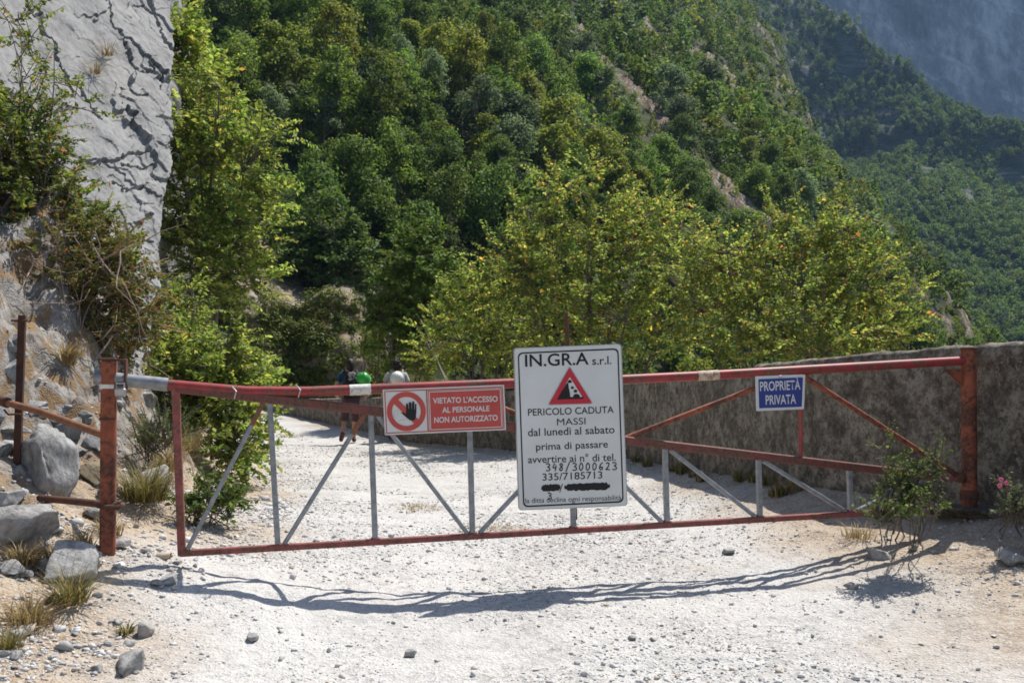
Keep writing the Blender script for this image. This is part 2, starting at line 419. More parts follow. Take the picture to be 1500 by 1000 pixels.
# ---------------------------------------------------------------- limestone slab at the left
def rock_mat(name, cols, scale, strat=(1, 1, 1), crack=.5, warm=.25, rot=(0, 0, 0), bumpd=.05):
    t = NT(name); p = t.geo()
    a = t.noise(p, scale, 9, .65, (*strat, rot)); b = t.noise(p, scale*5, 6, .7, (*strat, rot)); big = t.noise(p, scale*.3, 4)
    c = t.ramp(t.mix(.4, a, b), [(.38, cols[0]), (.5, cols[1]), (.61, cols[2])])
    c = t.mix(t.ramp(big, [(.55, (0, 0, 0)), (.75, (warm,)*3)]), c, cols[3])
    t.col(c); t.b.inputs['Roughness'].default_value = .9; t.bump(t.mix(.5, a, b), crack, bumpd); return t.m
M_SLAB = rock_mat('grey limestone', [(.12, .12, .118), (.225, .223, .218), (.295, .291, .283), (.34, .265, .19)], 2.2, (1, 1, .4), .6, .14, (0, .7, 0), .03)
M_STONE = rock_mat('loose limestone', [(.15, .148, .143), (.31, .305, .295), (.45, .44, .42), (.40, .31, .22)], 9, crack=.7, bumpd=.03)
M_GREYROCK = rock_mat('dark streaked limestone', [(.10, .10, .10), (.24, .24, .235), (.40, .395, .385), (.30, .25, .18)], 6, (1, 1, .5), crack=.8, bumpd=.04)
M_BROWNROCK = rock_mat('weathered brown rock', [(.085, .065, .04), (.20, .16, .11), (.33, .295, .245), (.25, .165, .085)], 1.1, crack=.6, warm=.6, bumpd=.2)
SN = np.array([.70, -.35, .62]); SN /= np.linalg.norm(SN); SP0 = U(215, 480, 10.0)
def onslab(px, py, off=0.0):
    d = ray(px, py); o = np.array([0, 0, CAMZ]); t = np.dot(SP0+SN*off-o, SN)/np.dot(d, SN); return o + d*t
def pdist(px, py, line):
    best = np.full(px.shape, 1e9)
    for (x0, y0), (x1, y1) in zip(line[:-1], line[1:]):
        dx, dy = x1-x0, y1-y0; t = np.clip(((px-x0)*dx+(py-y0)*dy)/(dx*dx+dy*dy), 0, 1)
        best = np.minimum(best, np.hypot(px-x0-t*dx, py-y0-t*dy))
    return best
CRACKS = [([(20, -40), (45, 10), (78, 55), (92, 100), (118, 128), (148, 168)], 6, .14), ([(158, -20), (165, 30), (185, 62), (208, 104), (252, 112)], 5, .16),
          ([(205, -30), (225, 20), (240, 50), (255, 75)], 6, .2), ([(110, 240), (150, 238), (190, 225), (214, 215)], 5, .12), ([(186, 326), (205, 326), (224, 314)], 5, .14),
          ([(178, 128), (195, 150), (210, 148)], 5, .15), ([(222, 95), (236, 130), (252, 150)], 8, .25), ([(222, 176), (250, 182)], 4, .15), ([(180, 240), (218, 246)], 4, .12), ([(210, 350), (228, 352)], 6, .14), ([(165, 270), (200, 275), (222, 268)], 3, .1)]
py_ = np.concatenate([np.linspace(-220, -50, 50)[:-1], np.linspace(-50, 590, 600), np.linspace(590, 640, 12)[1:]]); nr = len(py_)
edge = np.interp(py_, [-220, 0, 100, 200, 300, 400, 480, 560, 640], [259, 254, 252, 249, 244, 233, 220, 206, 190])
edge = edge + 2.2*fbm(py_*.03, 0*py_, 0, 3, 71) + 1.6*np.floor(2.5*vn(py_*.045, 0*py_, 0, 70))
u_ = np.concatenate([np.linspace(0, .35, 50)[:-1], np.linspace(.35, 1, 330)]); nc = len(u_)
PX = -190 + (edge[:, None]+190)*u_[None, :]; PY = np.repeat(py_[:, None], nc, 1)
_d = np.stack([(PX-750)/1500, CP - (500-PY)/1500*SP, SP + (500-PY)/1500*CP], -1)
V = np.array([0, 0, CAMZ]) + _d*(np.dot(SP0-np.array([0, 0, CAMZ]), SN)/(_d@SN))[..., None]
q1 = PX*.72+PY*.69; q2 = -PX*.69+PY*.72                 # strata run down to the right
def facets(cell, stretch, seed, jit):
    """broken rock: every cell of a stretched Voronoi pattern is a small plane with its own level and tilt"""
    rs = np.random.RandomState(seed); wx = q1/(cell*stretch) + jit*vn(PX*.035, PY*.035, 0, seed) + jit*.4*vn(PX*.13, PY*.13, 0, seed+2); wy = q2/cell + jit*vn(PX*.035, PY*.035, 0, seed+1) + jit*.4*vn(PX*.13, PY*.13, 0, seed+3)
    n = 64; ox, oy = rs.uniform(0, 1, (n, n)), rs.uniform(0, 1, (n, n)); lv, tx, ty = rs.normal(size=(n, n)), rs.normal(size=(n, n)), rs.normal(size=(n, n))
    best = np.full(PX.shape, 1e9); out = np.zeros(PX.shape); ix, iy = np.floor(wx).astype(int), np.floor(wy).astype(int)
    for a in (-1, 0, 1):
        for b in (-1, 0, 1):
            cx, cy = (ix+a) % n, (iy+b) % n; dx, dy = wx-(ix+a)-ox[cx, cy], wy-(iy+b)-oy[cx, cy]; d = dx*dx+dy*dy
            m = d < best; best = np.where(m, d, best); out = np.where(m, lv[cx, cy]*.6 + .5*tx[cx, cy]*dx + .5*ty[cx, cy]*dy, out)
    return out
edg2 = np.clip(sstep(110, 235, PX - .10*PY + 25)*.9 + .10 + .3*sstep(.2, .6, vn(PX*.02, PY*.012, 0, 69)), 0, 1)
D = edg2*(.044*facets(40, 2.8, 801, .22) + .017*facets(14, 2.6, 811, .25) + .006*facets(6, 2.0, 821, .3)) + .03*fbm(q2*.02, q1*.006, 0, 3, 72) + .004*fbm(PX*.25, PY*.25, 0, 2, 74)
jx, jy = 6*vn(PX*.06, PY*.06, 0, 77)+2.5*vn(PX*.25, PY*.25, 0, 87), 6*vn(PX*.06, PY*.06, 0, 78)+2.5*vn(PX*.25, PY*.25, 0, 88)
for ln, wd, dp in CRACKS:
    D = D - dp*.48*sstep(1, .5, pdist(PX+jx, PY+jy, ln)/(wd*.55*np.clip(.7+1.1*vn(PX*.05, PY*.05, 0, 79), .5, 2)+.3))
V = V + SN*D[..., None]
back = []                                               # the corner turns away and runs back into the hill
for q in range(1, 15):
    g = (q/14)**1.3*7; back.append(V[:, -1] + np.array([-.22*g - .10*min(q, 3), .95*g, -.1*g]) + .12*fbm(py_*.03, q*.5, 0, 3, 80)[:, None]*np.array([1, 0, .3]))
V = np.concatenate([V, np.stack(back, 1)], 1)
sl0 = onslab(120, 420)
me = npmesh('cliff', V.reshape(-1, 3)-sl0, gridfaces(nr, V.shape[1])[:, ::-1], M_SLAB, True)
try: me.set_sharp_from_angle(angle=math.radians(30))
except Exception: pass
tag(link('cliff', me, None, sl0), kind='structure')

# ---------------------------------------------------------------- wooded mountainside
HA, HB, HC = .0184, -.01654, -.0333
def plane_at(px, py):
    d = ray(px, py); t = 1/(HA*d[1] + HB*d[0] + HC*d[2]); return np.array([0, 0, CAMZ]) + d*t
RIDGE = np.array([plane_at(x, y) for x, y in [(1472, 520), (1456, 490), (1346, 380), (1276, 295), (1214, 232), (1165, 140), (1132, 65), (1092, 5)]])
o_ = np.argsort(RIDGE[:, 1]); RIDGE = RIDGE[o_]
def xridge(Y): return np.interp(Y, np.concatenate([[40, 75], RIDGE[:, 1], [600]]), np.concatenate([[70, 54], RIDGE[:, 0], [110]]))
BANDS = [[(838, 20), (880, 85), (930, 130), (975, 175)], [(965, 150), (985, 185), (1010, 225)], [(1005, 205), (1040, 250), (1075, 290), (1125, 335)], [(930, 10), (950, 45), (985, 85)], [(1015, 70), (1050, 95), (1080, 130)],
         [(1105, 15), (1125, 65), (1160, 130), (1185, 180)], [(1135, 110), (1170, 150)], [(1240, 300), (1290, 350)], [(1330, 400), (1375, 465), (1400, 500)], [(1390, 440), (1430, 500)], [(1175, 205), (1205, 240)]]
BW = [6, 6, 8, 4, 10, 2, 2, 3.5, 5, 6, 2]
def bandmask(px, py):
    jx, jy = 10*vn(px*.03, py*.03, 0, 91), 10*vn(px*.03, py*.03, 0, 92); r = np.zeros_like(px)
    for ln, b in zip(BANDS, BW): r = np.maximum(r, sstep(b*1.3, b*.5, pdist(px+jx, py+jy, ln)))
    return r
def hill0(X, Y):
    Z = 1.4 + (HA*Y + HB*X - 1)/-HC
    e = np.clip(X-xridge(Y), 0, None)
    return Z - 1.5*e - .02*e**2 - 1.0*sstep(-6, 0, X-xridge(Y))
def hill(X, Y):
    Z = hill0(X, Y); f = np.clip((Y-35)/40, .15, 1)
    along = (X*.55+Y*.83)
    Z = Z + f*(2.6*fbm(X*.03, Y*.03, 0, 3, 95) + 1.0*fbm(along*.05, (X*.83-Y*.55)*.16, 0, 3, 96) + .35*fbm(X*.35, Y*.35, 0, 3, 97))
    return Z
hy = [26.0]
while hy[-1] < 460: hy.append(hy[-1] + .55*max(1, hy[-1]/55))
hy = np.array(hy); hx = np.concatenate([np.linspace(-95, -30, 70)[:-1], np.linspace(-30, 80, 230), np.linspace(80, 150, 60)[1:]])
HX, HY = np.meshgrid(hx, hy); HZ = hill(HX, HY)
hpx, hpy, hz = proj(np.stack([HX, HY, HZ], -1)); rockm = bandmask(hpx, hpy)
HZ = HZ + rockm*(.3 + .9*vn(HX*.9, HY*.9, 0, 98))
def hill_mat():
    t = NT('hillside ground'); p = t.geo()
    at = t.n('ShaderNodeAttribute'); at.attribute_name = 'rock'
    a = t.noise(p, .5, 7, .65); b = t.noise(p, 2.4, 6, .7, (1.6, .8, .35, (0, .6, .5))); c0 = t.noise(p, .15, 4)
    veg = t.ramp(a, [(.40, (.02, .032, .008)), (.52, (.045, .055, .016)), (.62, (.085, .08, .03))])
    rk = t.ramp(b, [(.38, (.06, .055, .035)), (.47, (.19, .105, .045)), (.53, (.19, .165, .13)), (.62, (.36, .345, .325))])
    t.col(t.mix(at.outputs['Fac'], veg, rk)); t.b.inputs['Roughness'].default_value = .95; t.bump(b, .8, .5); return t.m
me = npmesh('hillside', np.stack([HX, HY, HZ], -1).reshape(-1, 3), gridfaces(len(hy), len(hx)), hill_mat(), True)
a = me.attributes.new('rock', 'FLOAT', 'POINT'); a.data.foreach_set('value', rockm.ravel().astype(np.float32))
tag(link('hillside', me), kind='structure')

# ---------------------------------------------------------------- second mountain and the far rock wall (lofted between real contour lines)
def loft(rows, nu, nv, noise):
    """rows: list of (pixel line, depths) from crest to foot"""
    L = []
    for line, dep in rows:
        line = np.array(line, float); s = np.linspace(0, 1, len(line)); q = np.linspace(0, 1, nu)
        x, y, d = np.interp(q, s, line[:, 0]), np.interp(q, s, line[:, 1]), np.interp(q, np.linspace(0, 1, len(dep)), dep)
        L.append(np.array([U(a, b, c) for a, b, c in zip(x, y, d)]))
    L = np.array(L); v = np.linspace(0, len(rows)-1, nv); i = np.minimum(v.astype(int), len(rows)-2); f = (v-i)[:, None, None]
    P = L[i]*(1-f) + L[i+1]*f
    du = np.gradient(P, axis=1); dv = np.gradient(P, axis=0); N = np.cross(dv, du); N /= np.linalg.norm(N, axis=2)[..., None]+1e-9
    N = np.where(N[..., 1:2] > 0, -N, N)
    return P + N*noise(P)[..., None], N
M2ROWS = [([(1000, -150), (1100, -75), (1190, -2), (1240, 30), (1300, 84), (1355, 120), (1400, 158), (1450, 180), (1500, 194), (1620, 250)], [560, 560, 560, 540, 520, 510, 500, 490, 480, 470]),
          ([(1020, 60), (1110, 120), (1180, 190), (1240, 238), (1290, 232), (1330, 214), (1390, 250), (1440, 290), (1500, 305), (1620, 350)], [495, 492, 490, 484, 476, 470, 464, 458, 452, 445]),
          ([(1040, 200), (1120, 250), (1200, 300), (1260, 350), (1310, 370), (1360, 380), (1410, 400), (1460, 420), (1520, 430), (1640, 460)], [380, 375, 370, 365, 360, 352, 345, 340, 336, 330]),
          ([(1050, 420), (1130, 450), (1220, 500), (1280, 540), (1330, 560), (1380, 580), (1430, 600), (1480, 620), (1560, 640), (1680, 660)], [270, 268, 266, 264, 262, 260, 258, 256, 254, 250])]
def n2(P): return 5*fbm(P[..., 0]*.02, P[..., 1]*.02, P[..., 2]*.02, 4, 101) + 1.2*fbm(P[..., 0]*.12, P[..., 1]*.12, P[..., 2]*.3, 3, 102)
P2, N2 = loft(M2ROWS, 150, 130, n2)
bk = np.stack([P2[0] + np.array([0, 60*q, -45*q]) for q in range(4, 0, -1)])
M2V = np.concatenate([bk, P2])
M_FARROCK = rock_mat('dark mountain rock', [(.018, .03, .016), (.05, .065, .04), (.16, .165, .16), (.04, .06, .02)], .05, (.6, .6, 2.2), .8, .7, (0, -.5, 0), 4)
me = npmesh('mountain', M2V.reshape(-1, 3), gridfaces(M2V.shape[0], 150), M_FARROCK, True); tag(link('mountain', me), kind='structure')
M3ROWS = [([(900, -260), (1150, -260), (1400, -260), (1800, -260)], [1085, 1085, 1090, 1090]), ([(980, 0), (1200, -20), (1420, 0), (1800, 40)], [1050, 1045, 1045, 1040]),
          ([(1000, 120), (1230, 130), (1440, 160), (1800, 200)], [1000, 995, 990, 975]), ([(1000, 320), (1240, 330), (1460, 340), (1800, 360)], [950, 940, 930, 900])]
def n3(P):
    q = P[..., 0]*.5+P[..., 2]*.85
    return 14*fbm(P[..., 0]*.006, P[..., 1]*.006, P[..., 2]*.006, 4, 103) + 9*(1-np.abs(vn(q*.02, P[..., 1]*.01, P[..., 2]*.004, 104))) + 3.5*fbm(q*.06, P[..., 1]*.02, P[..., 2]*.02, 3, 105)
P3, N3 = loft(M3ROWS, 170, 150, n3)
P3 = np.concatenate([np.stack([P3[0] + np.array([0, 150*q, -60*q]) for q in (2, 1)]), P3])
M_BLUEROCK = rock_mat('bare far rock', [(.05, .052, .055), (.16, .165, .17), (.42, .42, .42), (.20, .18, .15)], .018, (1, 1, .3), .8, .4, (0, .6, .3), 12)
me = npmesh('far_mountain', P3.reshape(-1, 3), gridfaces(P3.shape[0], 170), M_BLUEROCK, True); tag(link('far_mountain', me), kind='structure')

# ================================================================== VEGETATION
def unit(a): return a/(np.linalg.norm(a, axis=-1, keepdims=True)+1e-9)
def leafquads(P, N, S, rs, aspect=.62, T=None, fold=0.0):
    """diamond leaves at P with normals N; with fold they are two triangles creased on the midrib"""
    n = len(P); T = rs.normal(size=(n, 3)) if T is None else T
    T = unit(T - N*np.sum(T*N, 1, keepdims=True)); B = np.cross(N, T); S = np.asarray(S).reshape(-1, 1)
    V = np.stack([P - T*S*.5, P + B*S*.5*aspect + N*S*fold, P + T*S*.5, P - B*S*.5*aspect + N*S*fold], 1).reshape(-1, 3)
    i = np.arange(n)*4
    if fold: F = np.stack([np.stack([i, i+1, i+2], 1), np.stack([i, i+2, i+3], 1)], 1).reshape(-1, 3)
    else: F = np.stack([i, i+1, i+2, i+3], 1)
    return V, F
def crown_pts(rs, n, R, H0, H1, nl=12, power=1.0, cone=0.0):
    """leaf positions and normals on many small billows filling a crown between heights H0 and H1"""
    C, r = [], []
    for k in range(nl):
        t = rs.uniform(0, 1); env = math.sin(math.pi*min(1, .12+.88*t))**.6 * (1-cone*t)
        ang = rs.uniform(0, 2*math.pi); q = R*env*math.sqrt(rs.uniform(.15, 1))*.72
        C.append((q*math.cos(ang), q*math.sin(ang), H0 + (H1-H0)*(.1+.8*t))); r.append(R*rs.uniform(.18, .46)*(1-.45*cone*t))
    C, r = np.array(C), np.array(r); k = rs.choice(nl, n, p=r**2/np.sum(r**2))
    d = unit(rs.normal(size=(n, 3))); d[:, 2] = np.where(d[:, 2] < -.35, -d[:, 2], d[:, 2])
    lump = 1 + .38*fbm(d[:, 0]*2.3+k*7, d[:, 1]*2.3, d[:, 2]*2.3, 3, 111)
    P = C[k] + d*(r[k]*lump*rs.uniform(.1, 1, n)**.42)[:, None]*np.array([1, 1, .95])
    N = unit(d*.7 + np.array([0, 0, .35]) + rs.normal(size=(n, 3))*.55)
    return P, N, C, r
GREENS = dict(
    dark=[(0, (.028, .055, .014)), (.5, (.054, .095, .022)), (.9, (.085, .13, .03)), (1, (.12, .15, .04))],
    mid=[(0, (.038, .075, .014)), (.5, (.072, .125, .022)), (.9, (.11, .165, .032)), (1, (.15, .17, .05))],
    olive=[(0, (.055, .08, .014)), (.5, (.105, .138, .022)), (.88, (.155, .18, .03)), (1, (.22, .19, .04))],
    grey=[(0, (.05, .08, .04)), (.5, (.10, .14, .07)), (1, (.16, .20, .11))])
ML = {k: leafmat('%s foliage' % k, v, .46, 1.55) for k, v in GREENS.items()}
M_BARK = flat('grey bark', (.14, .115, .09), .9, vary=.35, scale=20)
M_TWIG = flat('dry twig', (.27, .21, .16), .9, vary=.3, scale=20)

# tree kinds for the mountainside: (foliage, radius, crown foot, height, cone, leaf, leaves)
KINDS = [('dark', 2.7, 1.0, 6.6, .15, .30, 2600), ('dark', 2.4, 1.0, 7.6, .45, .28, 2500), ('mid', 3.0, .9, 6.2, .1, .32, 2800), ('mid', 2.5, .9, 6.8, .3, .29, 2600),
         ('olive', 2.8, .9, 6.4, .25, .30, 2600), ('olive', 2.3, .8, 5.4, .35, .28, 2300), ('grey', 2.6, .9, 5.8, .1, .30, 2500), ('mid', 2.2, .7, 4.8, .1, .30, 2200)]
TMPL = []
def trunk_mesh(rs, h, C, r0=.13):
    b = MB(); lean = rs.normal(size=2)*.25
    pts = [np.array([lean[0]*t*t, lean[1]*t*t, h*t]) for t in np.linspace(-.06, .85, 7)]
    b.tube(pts, [r0*(1.15-.95*t) for t in np.linspace(0, 1, 7)], 7)
    for c in C[:7]:
        t = rs.uniform(.2, .7); s0 = np.array([lean[0]*t*t, lean[1]*t*t, h*t])
        b.tube([s0, (s0+c)/2+np.array([0, 0, .1]), c], [r0*.42, r0*.3, r0*.1], 5, False)
    return b
for i, (kn, R_, h0, h1, cone, ls, n) in enumerate(KINDS):
    h0 = -.2
    n = int(n*2); ls *= .72; rs = np.random.RandomState(300+i); P, N, C, r = crown_pts(rs, n, R_, h0, h1, 18+i % 4*3, cone=cone)
    V, F = leafquads(P, N, ls*rs.uniform(.6, 1.25, n), rs, .7)
    cm = npmesh('crown', V, F, ML[kn]); tb = trunk_mesh(rs, h1, C)
    tm = bpy.data.meshes.new('trunk'); tm.from_pydata(tb.v, [], tb.f); tm.materials.append(M_BARK)
    sel = rs.choice(n, 230, False); V2, F2 = leafquads(P[sel], N[sel], ls*2.9*rs.uniform(.7, 1.2, 230), rs, .75)
    TMPL.append((cm, tm, V2, R_, h1))
def mass(name, pts, sizes, kinds, rs, mats, extra=None, lab=None):
    """a far-off wood that reads as one mass: one mesh of many crowns"""
    VV, tint, mi = [], [], []
    for p, s, k in zip(pts, sizes, kinds):
        V = TMPL[k][2]; a = rs.uniform(0, 6.28); ca, sa = math.cos(a), math.sin(a)
        W = np.stack([V[:, 0]*ca - V[:, 1]*sa, V[:, 0]*sa + V[:, 1]*ca, V[:, 2]], -1)*s*np.array([1, 1, rs.uniform(.8, 1.2)]) + p
        VV.append(W); tint.append(np.full(len(W), rs.uniform())); mi.append(np.full(len(W)//4, list(GREENS).index(KINDS[k][0])))
    V = np.concatenate(VV); F = np.arange(len(V)).reshape(-1, 4)
    me = npmesh(name, V, F, mats[0])
    for m in mats[1:]: me.materials.append(m)
    me.polygons.foreach_set('material_index', np.concatenate(mi).astype(np.int32))
    a = me.attributes.new('tint', 'FLOAT', 'POINT'); a.data.foreach_set('value', np.concatenate(tint).astype(np.float32))
    return tag(link(name, me), kind='stuff')
MLA = [leafmat('%s far foliage' % k, v, .42, 1.55, True, attr=True) for k, v in GREENS.items()]

rs = np.random.RandomState(7)
cand = []
Yc = 40.0
while Yc < 400:
    step = 2.15 + Yc*.0055
    for X in np.arange(-42, 112, step):
        x, y = X + rs.uniform(-.5, .5)*step, Yc + rs.uniform(-.5, .5)*step
        if x > xridge(y)+3: continue
        if y < 52 and -13 < x < -1.0 and y < 48.5: continue              # the road bend and its rock cutting
        z = float(hill(x, y)); px, py, d = proj(np.array([x, y, z])); tp = 1500*5/d
        if px < 150 or px > 1560 or py-tp > 640 or py < -90: continue
        if y < 44 and z < -9: continue
        bm = max(float(bandmask(np.array(px), np.array(py-tp*q))) for q in (.05, .3, .6, .85))
        if bm > .4 and rs.uniform() < .90: continue
        cl = float(fbm(np.array(x*.05), np.array(y*.05), 0, 3, 121))
        s = (.36 + .8*rs.uniform()**1.7)*float(.55+.45*sstep(2, 22, xridge(y)-x))*(1 if bm < .1 else .55)*(1+.12*cl)
        u = rs.uniform(); q = cl + rs.normal()*.45
        k = (rs.choice([0, 1]) if q < -.45 else rs.choice([2, 3, 7]) if q < .3 else rs.choice([4, 5, 3, 6]))
        cand.append((x, y, z, s, int(k), px, py, d))
    Yc += step*.92
cand.sort(key=lambda c: -c[3]/c[7])
print('hillside trees', len(cand))
ZL = {'dark': 'dark green', 'mid': 'fresh green', 'olive': 'olive yellow-green', 'grey': 'greyish green'}
def zone(px, py):
    if py < 170: return 'high on the wooded slope near the top of the photo' if px < 760 else 'high on the slope among the pale rock bands'
    if px < 560: return 'low on the wooded slope above the two walkers'
    if px < 1000: return 'halfway up the wooded slope behind the yellow-green shrubs'
    return 'along the sunlit ridge at the right end of the wooded slope'
def shape(k): return 'narrow ' if KINDS[k][4] > .28 else 'rounded '
for (x, y, z, s, k, px, py, d) in cand[:295]:
    cm, tm, _, R_, h1 = TMPL[k]
    e = thing('hillside_tree', (x, y, z-.15), shape(k) + ZL[KINDS[k][0]] + ' tree ' + zone(px, py), 'tree', 'trees on the wooded mountainside')
    e.rotation_euler = (rs.uniform(-.08, .08), rs.uniform(-.08, .08), rs.uniform(0, 6.28)); e.scale = (s, s, s*rs.uniform(.85, 1.2))
    link('trunk', tm, e); link('crown', cm, e)
rest = cand[295:]
mass('distant_woodland', [np.array(c[:3])-[0, 0, .5] for c in rest], [c[3] for c in rest], [c[4] for c in rest], rs, MLA)
# low scrub that closes the slope between the trees
pts, sz, kd = [], [], []
for _ in range(4200):
    y = 40 + 330*rs.uniform()**1.7; x = rs.uniform(-45, 100)
    if x > xridge(y)+1: continue
    if y < 52 and -13 < x < -.5: continue
    z = float(hill(x, y)); px, py, d = proj(np.array([x, y, z]))
    if px < 180 or px > 1530 or py < -60 or py > 620: continue
    bm = float(bandmask(np.array(px), np.array(py)))
    if max(bm, float(bandmask(np.array(px), np.array(py-9)))) > .5 and rs.uniform() < .8: continue
    pts.append(np.array([x, y, z-.6])); sz.append(rs.uniform(.22, .5)*(1+.002*y)); kd.append(rs.choice([2, 4, 5, 6, 7, 0]))
for _ in range(14000):
    y = 45 + 300*rs.uniform()**1.4; x = rs.uniform(-20, 95)
    if x > xridge(y)+2: continue
    z = float(hill(x, y)); px, py, d = proj(np.array([x, y, z]))
    if px < 600 or px > 1480 or py < -20 or py > 540: continue
    bm = float(bandmask(np.array(px), np.array(py-4)))
    if rs.uniform() > .25 and not (.02 < bm < .75 or max(float(bandmask(np.array(px), np.array(py+q))) for q in (-20., -45., 14., 30., 50.)) > .1): continue
    pts.append(np.array([x, y, z-.25])); sz.append(rs.uniform(.10, .24)); kd.append(rs.choice([2, 4, 5, 6, 7]))
print('scrub', len(pts))
mass('scrub', pts, sz, kd, rs, MLA)
# the wood on the second mountain
pts, sz, kd = [], [], []
nv2, nu2 = P2.shape[:2]
for _ in range(11000):
    i, j = rs.randint(0, nv2), rs.randint(0, nu2); p = P2[i, j] + rs.normal(size=3)*np.array([1.5, 1.5, 0]); v = i/(nv2-1)*3
    px, py, d = proj(p)
    if px < 1060 or px > 1540 or py < -30 or py > 560: continue
    if v < 1.0:
        m = vn(px*.02, py*.028, 0, 131) + .5*vn(px*.06, py*.06, 0, 132)
        if m < -.18 and v > .12: continue
        s = rs.uniform(.45, .9)
    else:
        if 1330 < px < 1530 and 225 < py < 310 and vn(px*.05, py*.08, 0, 133) < -.1: continue
        s = rs.uniform(.75, 1.15)
    pts.append(p - [0, 0, .8]); sz.append(s); kd.append(rs.choice([0, 1, 0, 2, 3, 6]) if v < 1 else rs.choice([2, 3, 7, 0, 6, 2]))
print('far wood', len(pts))
mass('far_woodland', pts, sz, kd, rs, MLA)

# ---------------------------------------------------------------- leafy shrubs and saplings close by
def sprays(rs, ell, n, shell=.5):
    """twig feet inside a union of ellipsoids given as (px, py, depth, rx, ry, rz, weight)"""
    wt = np.array([e[6] for e in ell], float); k = rs.choice(len(ell), n, p=wt/wt.sum()); P = np.empty((n, 3)); O = np.empty((n, 3))
    for i in range(n):
        e = ell[k[i]]; d = unit(rs.normal(size=3)); c = U(e[0], e[1], e[2]); q = d*np.array(e[3:6])
        P[i] = c + q*rs.uniform(0, 1)**shell; O[i] = unit(q)
    return P, O
def shrub(name, label, cat, foot, ell, n, per, leaf, mat, seed, stems=5, twig=.35, up=.35, group=None, stem_r=.03, barkmat=None, aspect=.55, bare=0, flop=.8):
    rs = np.random.RandomState(seed); foot = np.array(foot, float)
    e = thing(name, foot, label, cat, group)
    P, O = sprays(rs, ell, n); mean = P.mean(0)
    D = unit(O*.8 + np.array([0, 0, up]) + rs.normal(size=(n, 3))*.35)
    b = MB(); hubs = []
    top = P[:, 2].max()
    for s in range(stems):                                   # main stems reach up through the crown
        tgt = P[rs.randint(n)].copy(); tgt[2] = max(tgt[2], foot[2]+(top-foot[2])*rs.uniform(.6, .98))
        f = foot + np.array([rs.normal()*.12, rs.normal()*.12, -.1]); m = np.array([f[0]*.65+tgt[0]*.35, f[1]*.65+tgt[1]*.35, f[2]*.45+tgt[2]*.55])
        t = np.linspace(0, 1, 10)[:, None]; pts = f*(1-t)**2 + 2*m*t*(1-t) + tgt*t*t
        pts = pts + np.sin(t*9+s)*np.array([.03, .02, 0]); rr = stem_r*(1.05-.85*t[:, 0])*rs.uniform(.7, 1.1)
        b.tube(list(pts), list(rr), 7); hubs += [(q, r_) for q, r_ in zip(pts[2:], rr[2:])]
    hp = np.array([h[0] for h in hubs])
    VV, NN, TT, SS = [], [], [], []; SPR = np.repeat(rs.uniform(size=n), per)
    for i in range(n):
        L = twig*rs.uniform(.6, 1.3); tip = P[i] + D[i]*L
        dd = np.linalg.norm(hp-P[i], axis=1) + .8*np.clip(hp[:, 2]-P[i, 2], 0, None); j = np.argmin(dd)
        if i % 2 == 0:
            mid = (hp[j]+P[i])/2 + np.array([0, 0, .05]); b.tube([hp[j], mid, P[i], tip], [min(.011, hubs[j][1]), .007, .005, .002], 4, False)
        else: b.tube([P[i]-D[i]*.12, P[i], tip], [.004, .004, .002], 4, False)
        m = per; t = (np.arange(m)+.5)/m; q = P[i] + D[i]*(L*t)[:, None]; q[:, 2] -= .12*L*t*t
        side = unit(np.cross(D[i], [0, 0, 1])+rs.normal(size=3)*.25); sg = np.where(np.arange(m) % 2 == 0, 1, -1)[:, None]
        T = unit(side*sg + D[i]*.55 + rs.normal(size=(m, 3))*.35); N = unit(np.array([0, 0, 1.0]) + O[i]*.35 + rs.normal(size=(m, 3))*flop)
        s = leaf*rs.uniform(.65, 1.25, m)*(1.05-.35*t); VV.append(q + T*s[:, None]*.6); NN.append(N); TT.append(T); SS.append(s)
    V, F = leafquads(np.concatenate(VV), np.concatenate(NN), np.concatenate(SS), rs, aspect, np.concatenate(TT), .10)
    for q in range(bare):
        s0 = hp[rs.randint(len(hp))]; d = unit(rs.normal(size=3)*[1, 1, .4]+[0, 0, .5]); q0 = twig*rs.uniform(1, 2.4); b.tube([s0, s0+d*q0*.4+rs.normal(size=3)*.12*q0, s0+d*q0*.7+rs.normal(size=3)*.12*q0, s0+d*q0+rs.normal(size=3)*.1*q0], [.006, .005, .004, .002], 4, False)
    b.build('stems', barkmat or M_BARK, e)
    fm = npmesh('foliage', V-foot, F, mat); at = fm.attributes.new('tint', 'FLOAT', 'POINT'); at.data.foreach_set('value', np.repeat(SPR, 4).astype(np.float32))
    link('foliage', fm, e); return e
Y1 = leafmat('yellow-green leaves', [(0, (.07, .12, .022)), (.45, (.145, .205, .042)), (.8, (.23, .275, .07)), (.96, (.33, .32, .07)), (1, (.42, .26, .05))], .5, 1.6, True, attr=True)
Y2 = leafmat('turning leaves', [(0, (.065, .11, .022)), (.4, (.14, .195, .042)), (.78, (.225, .27, .07)), (.93, (.32, .31, .08)), (.985, (.48, .32, .06)), (1, (.48, .18, .05))], .5, 1.6, True, attr=True)
G1 = leafmat('bright sapling leaves', [(0, (.065, .115, .02)), (.4, (.13, .19, .04)), (.8, (.22, .27, .065)), (1, (.32, .30, .06))], .48, 1.6, True, .3, attr=True)
G2 = leafmat('dark bramble leaves', [(0, (.05, .085, .016)), (.5, (.10, .15, .026)), (.85, (.17, .205, .04)), (.96, (.24, .17, .04)), (1, (.32, .12, .05))], .42, 1.5, True, .3, attr=True)
G3 = leafmat('weed leaves', [(0, (.04, .075, .02)), (.6, (.08, .13, .03)), (1, (.15, .18, .05))], .35, 1.4, True, attr=True)

fz = lambda X, Y: float(H(X, Y, False))
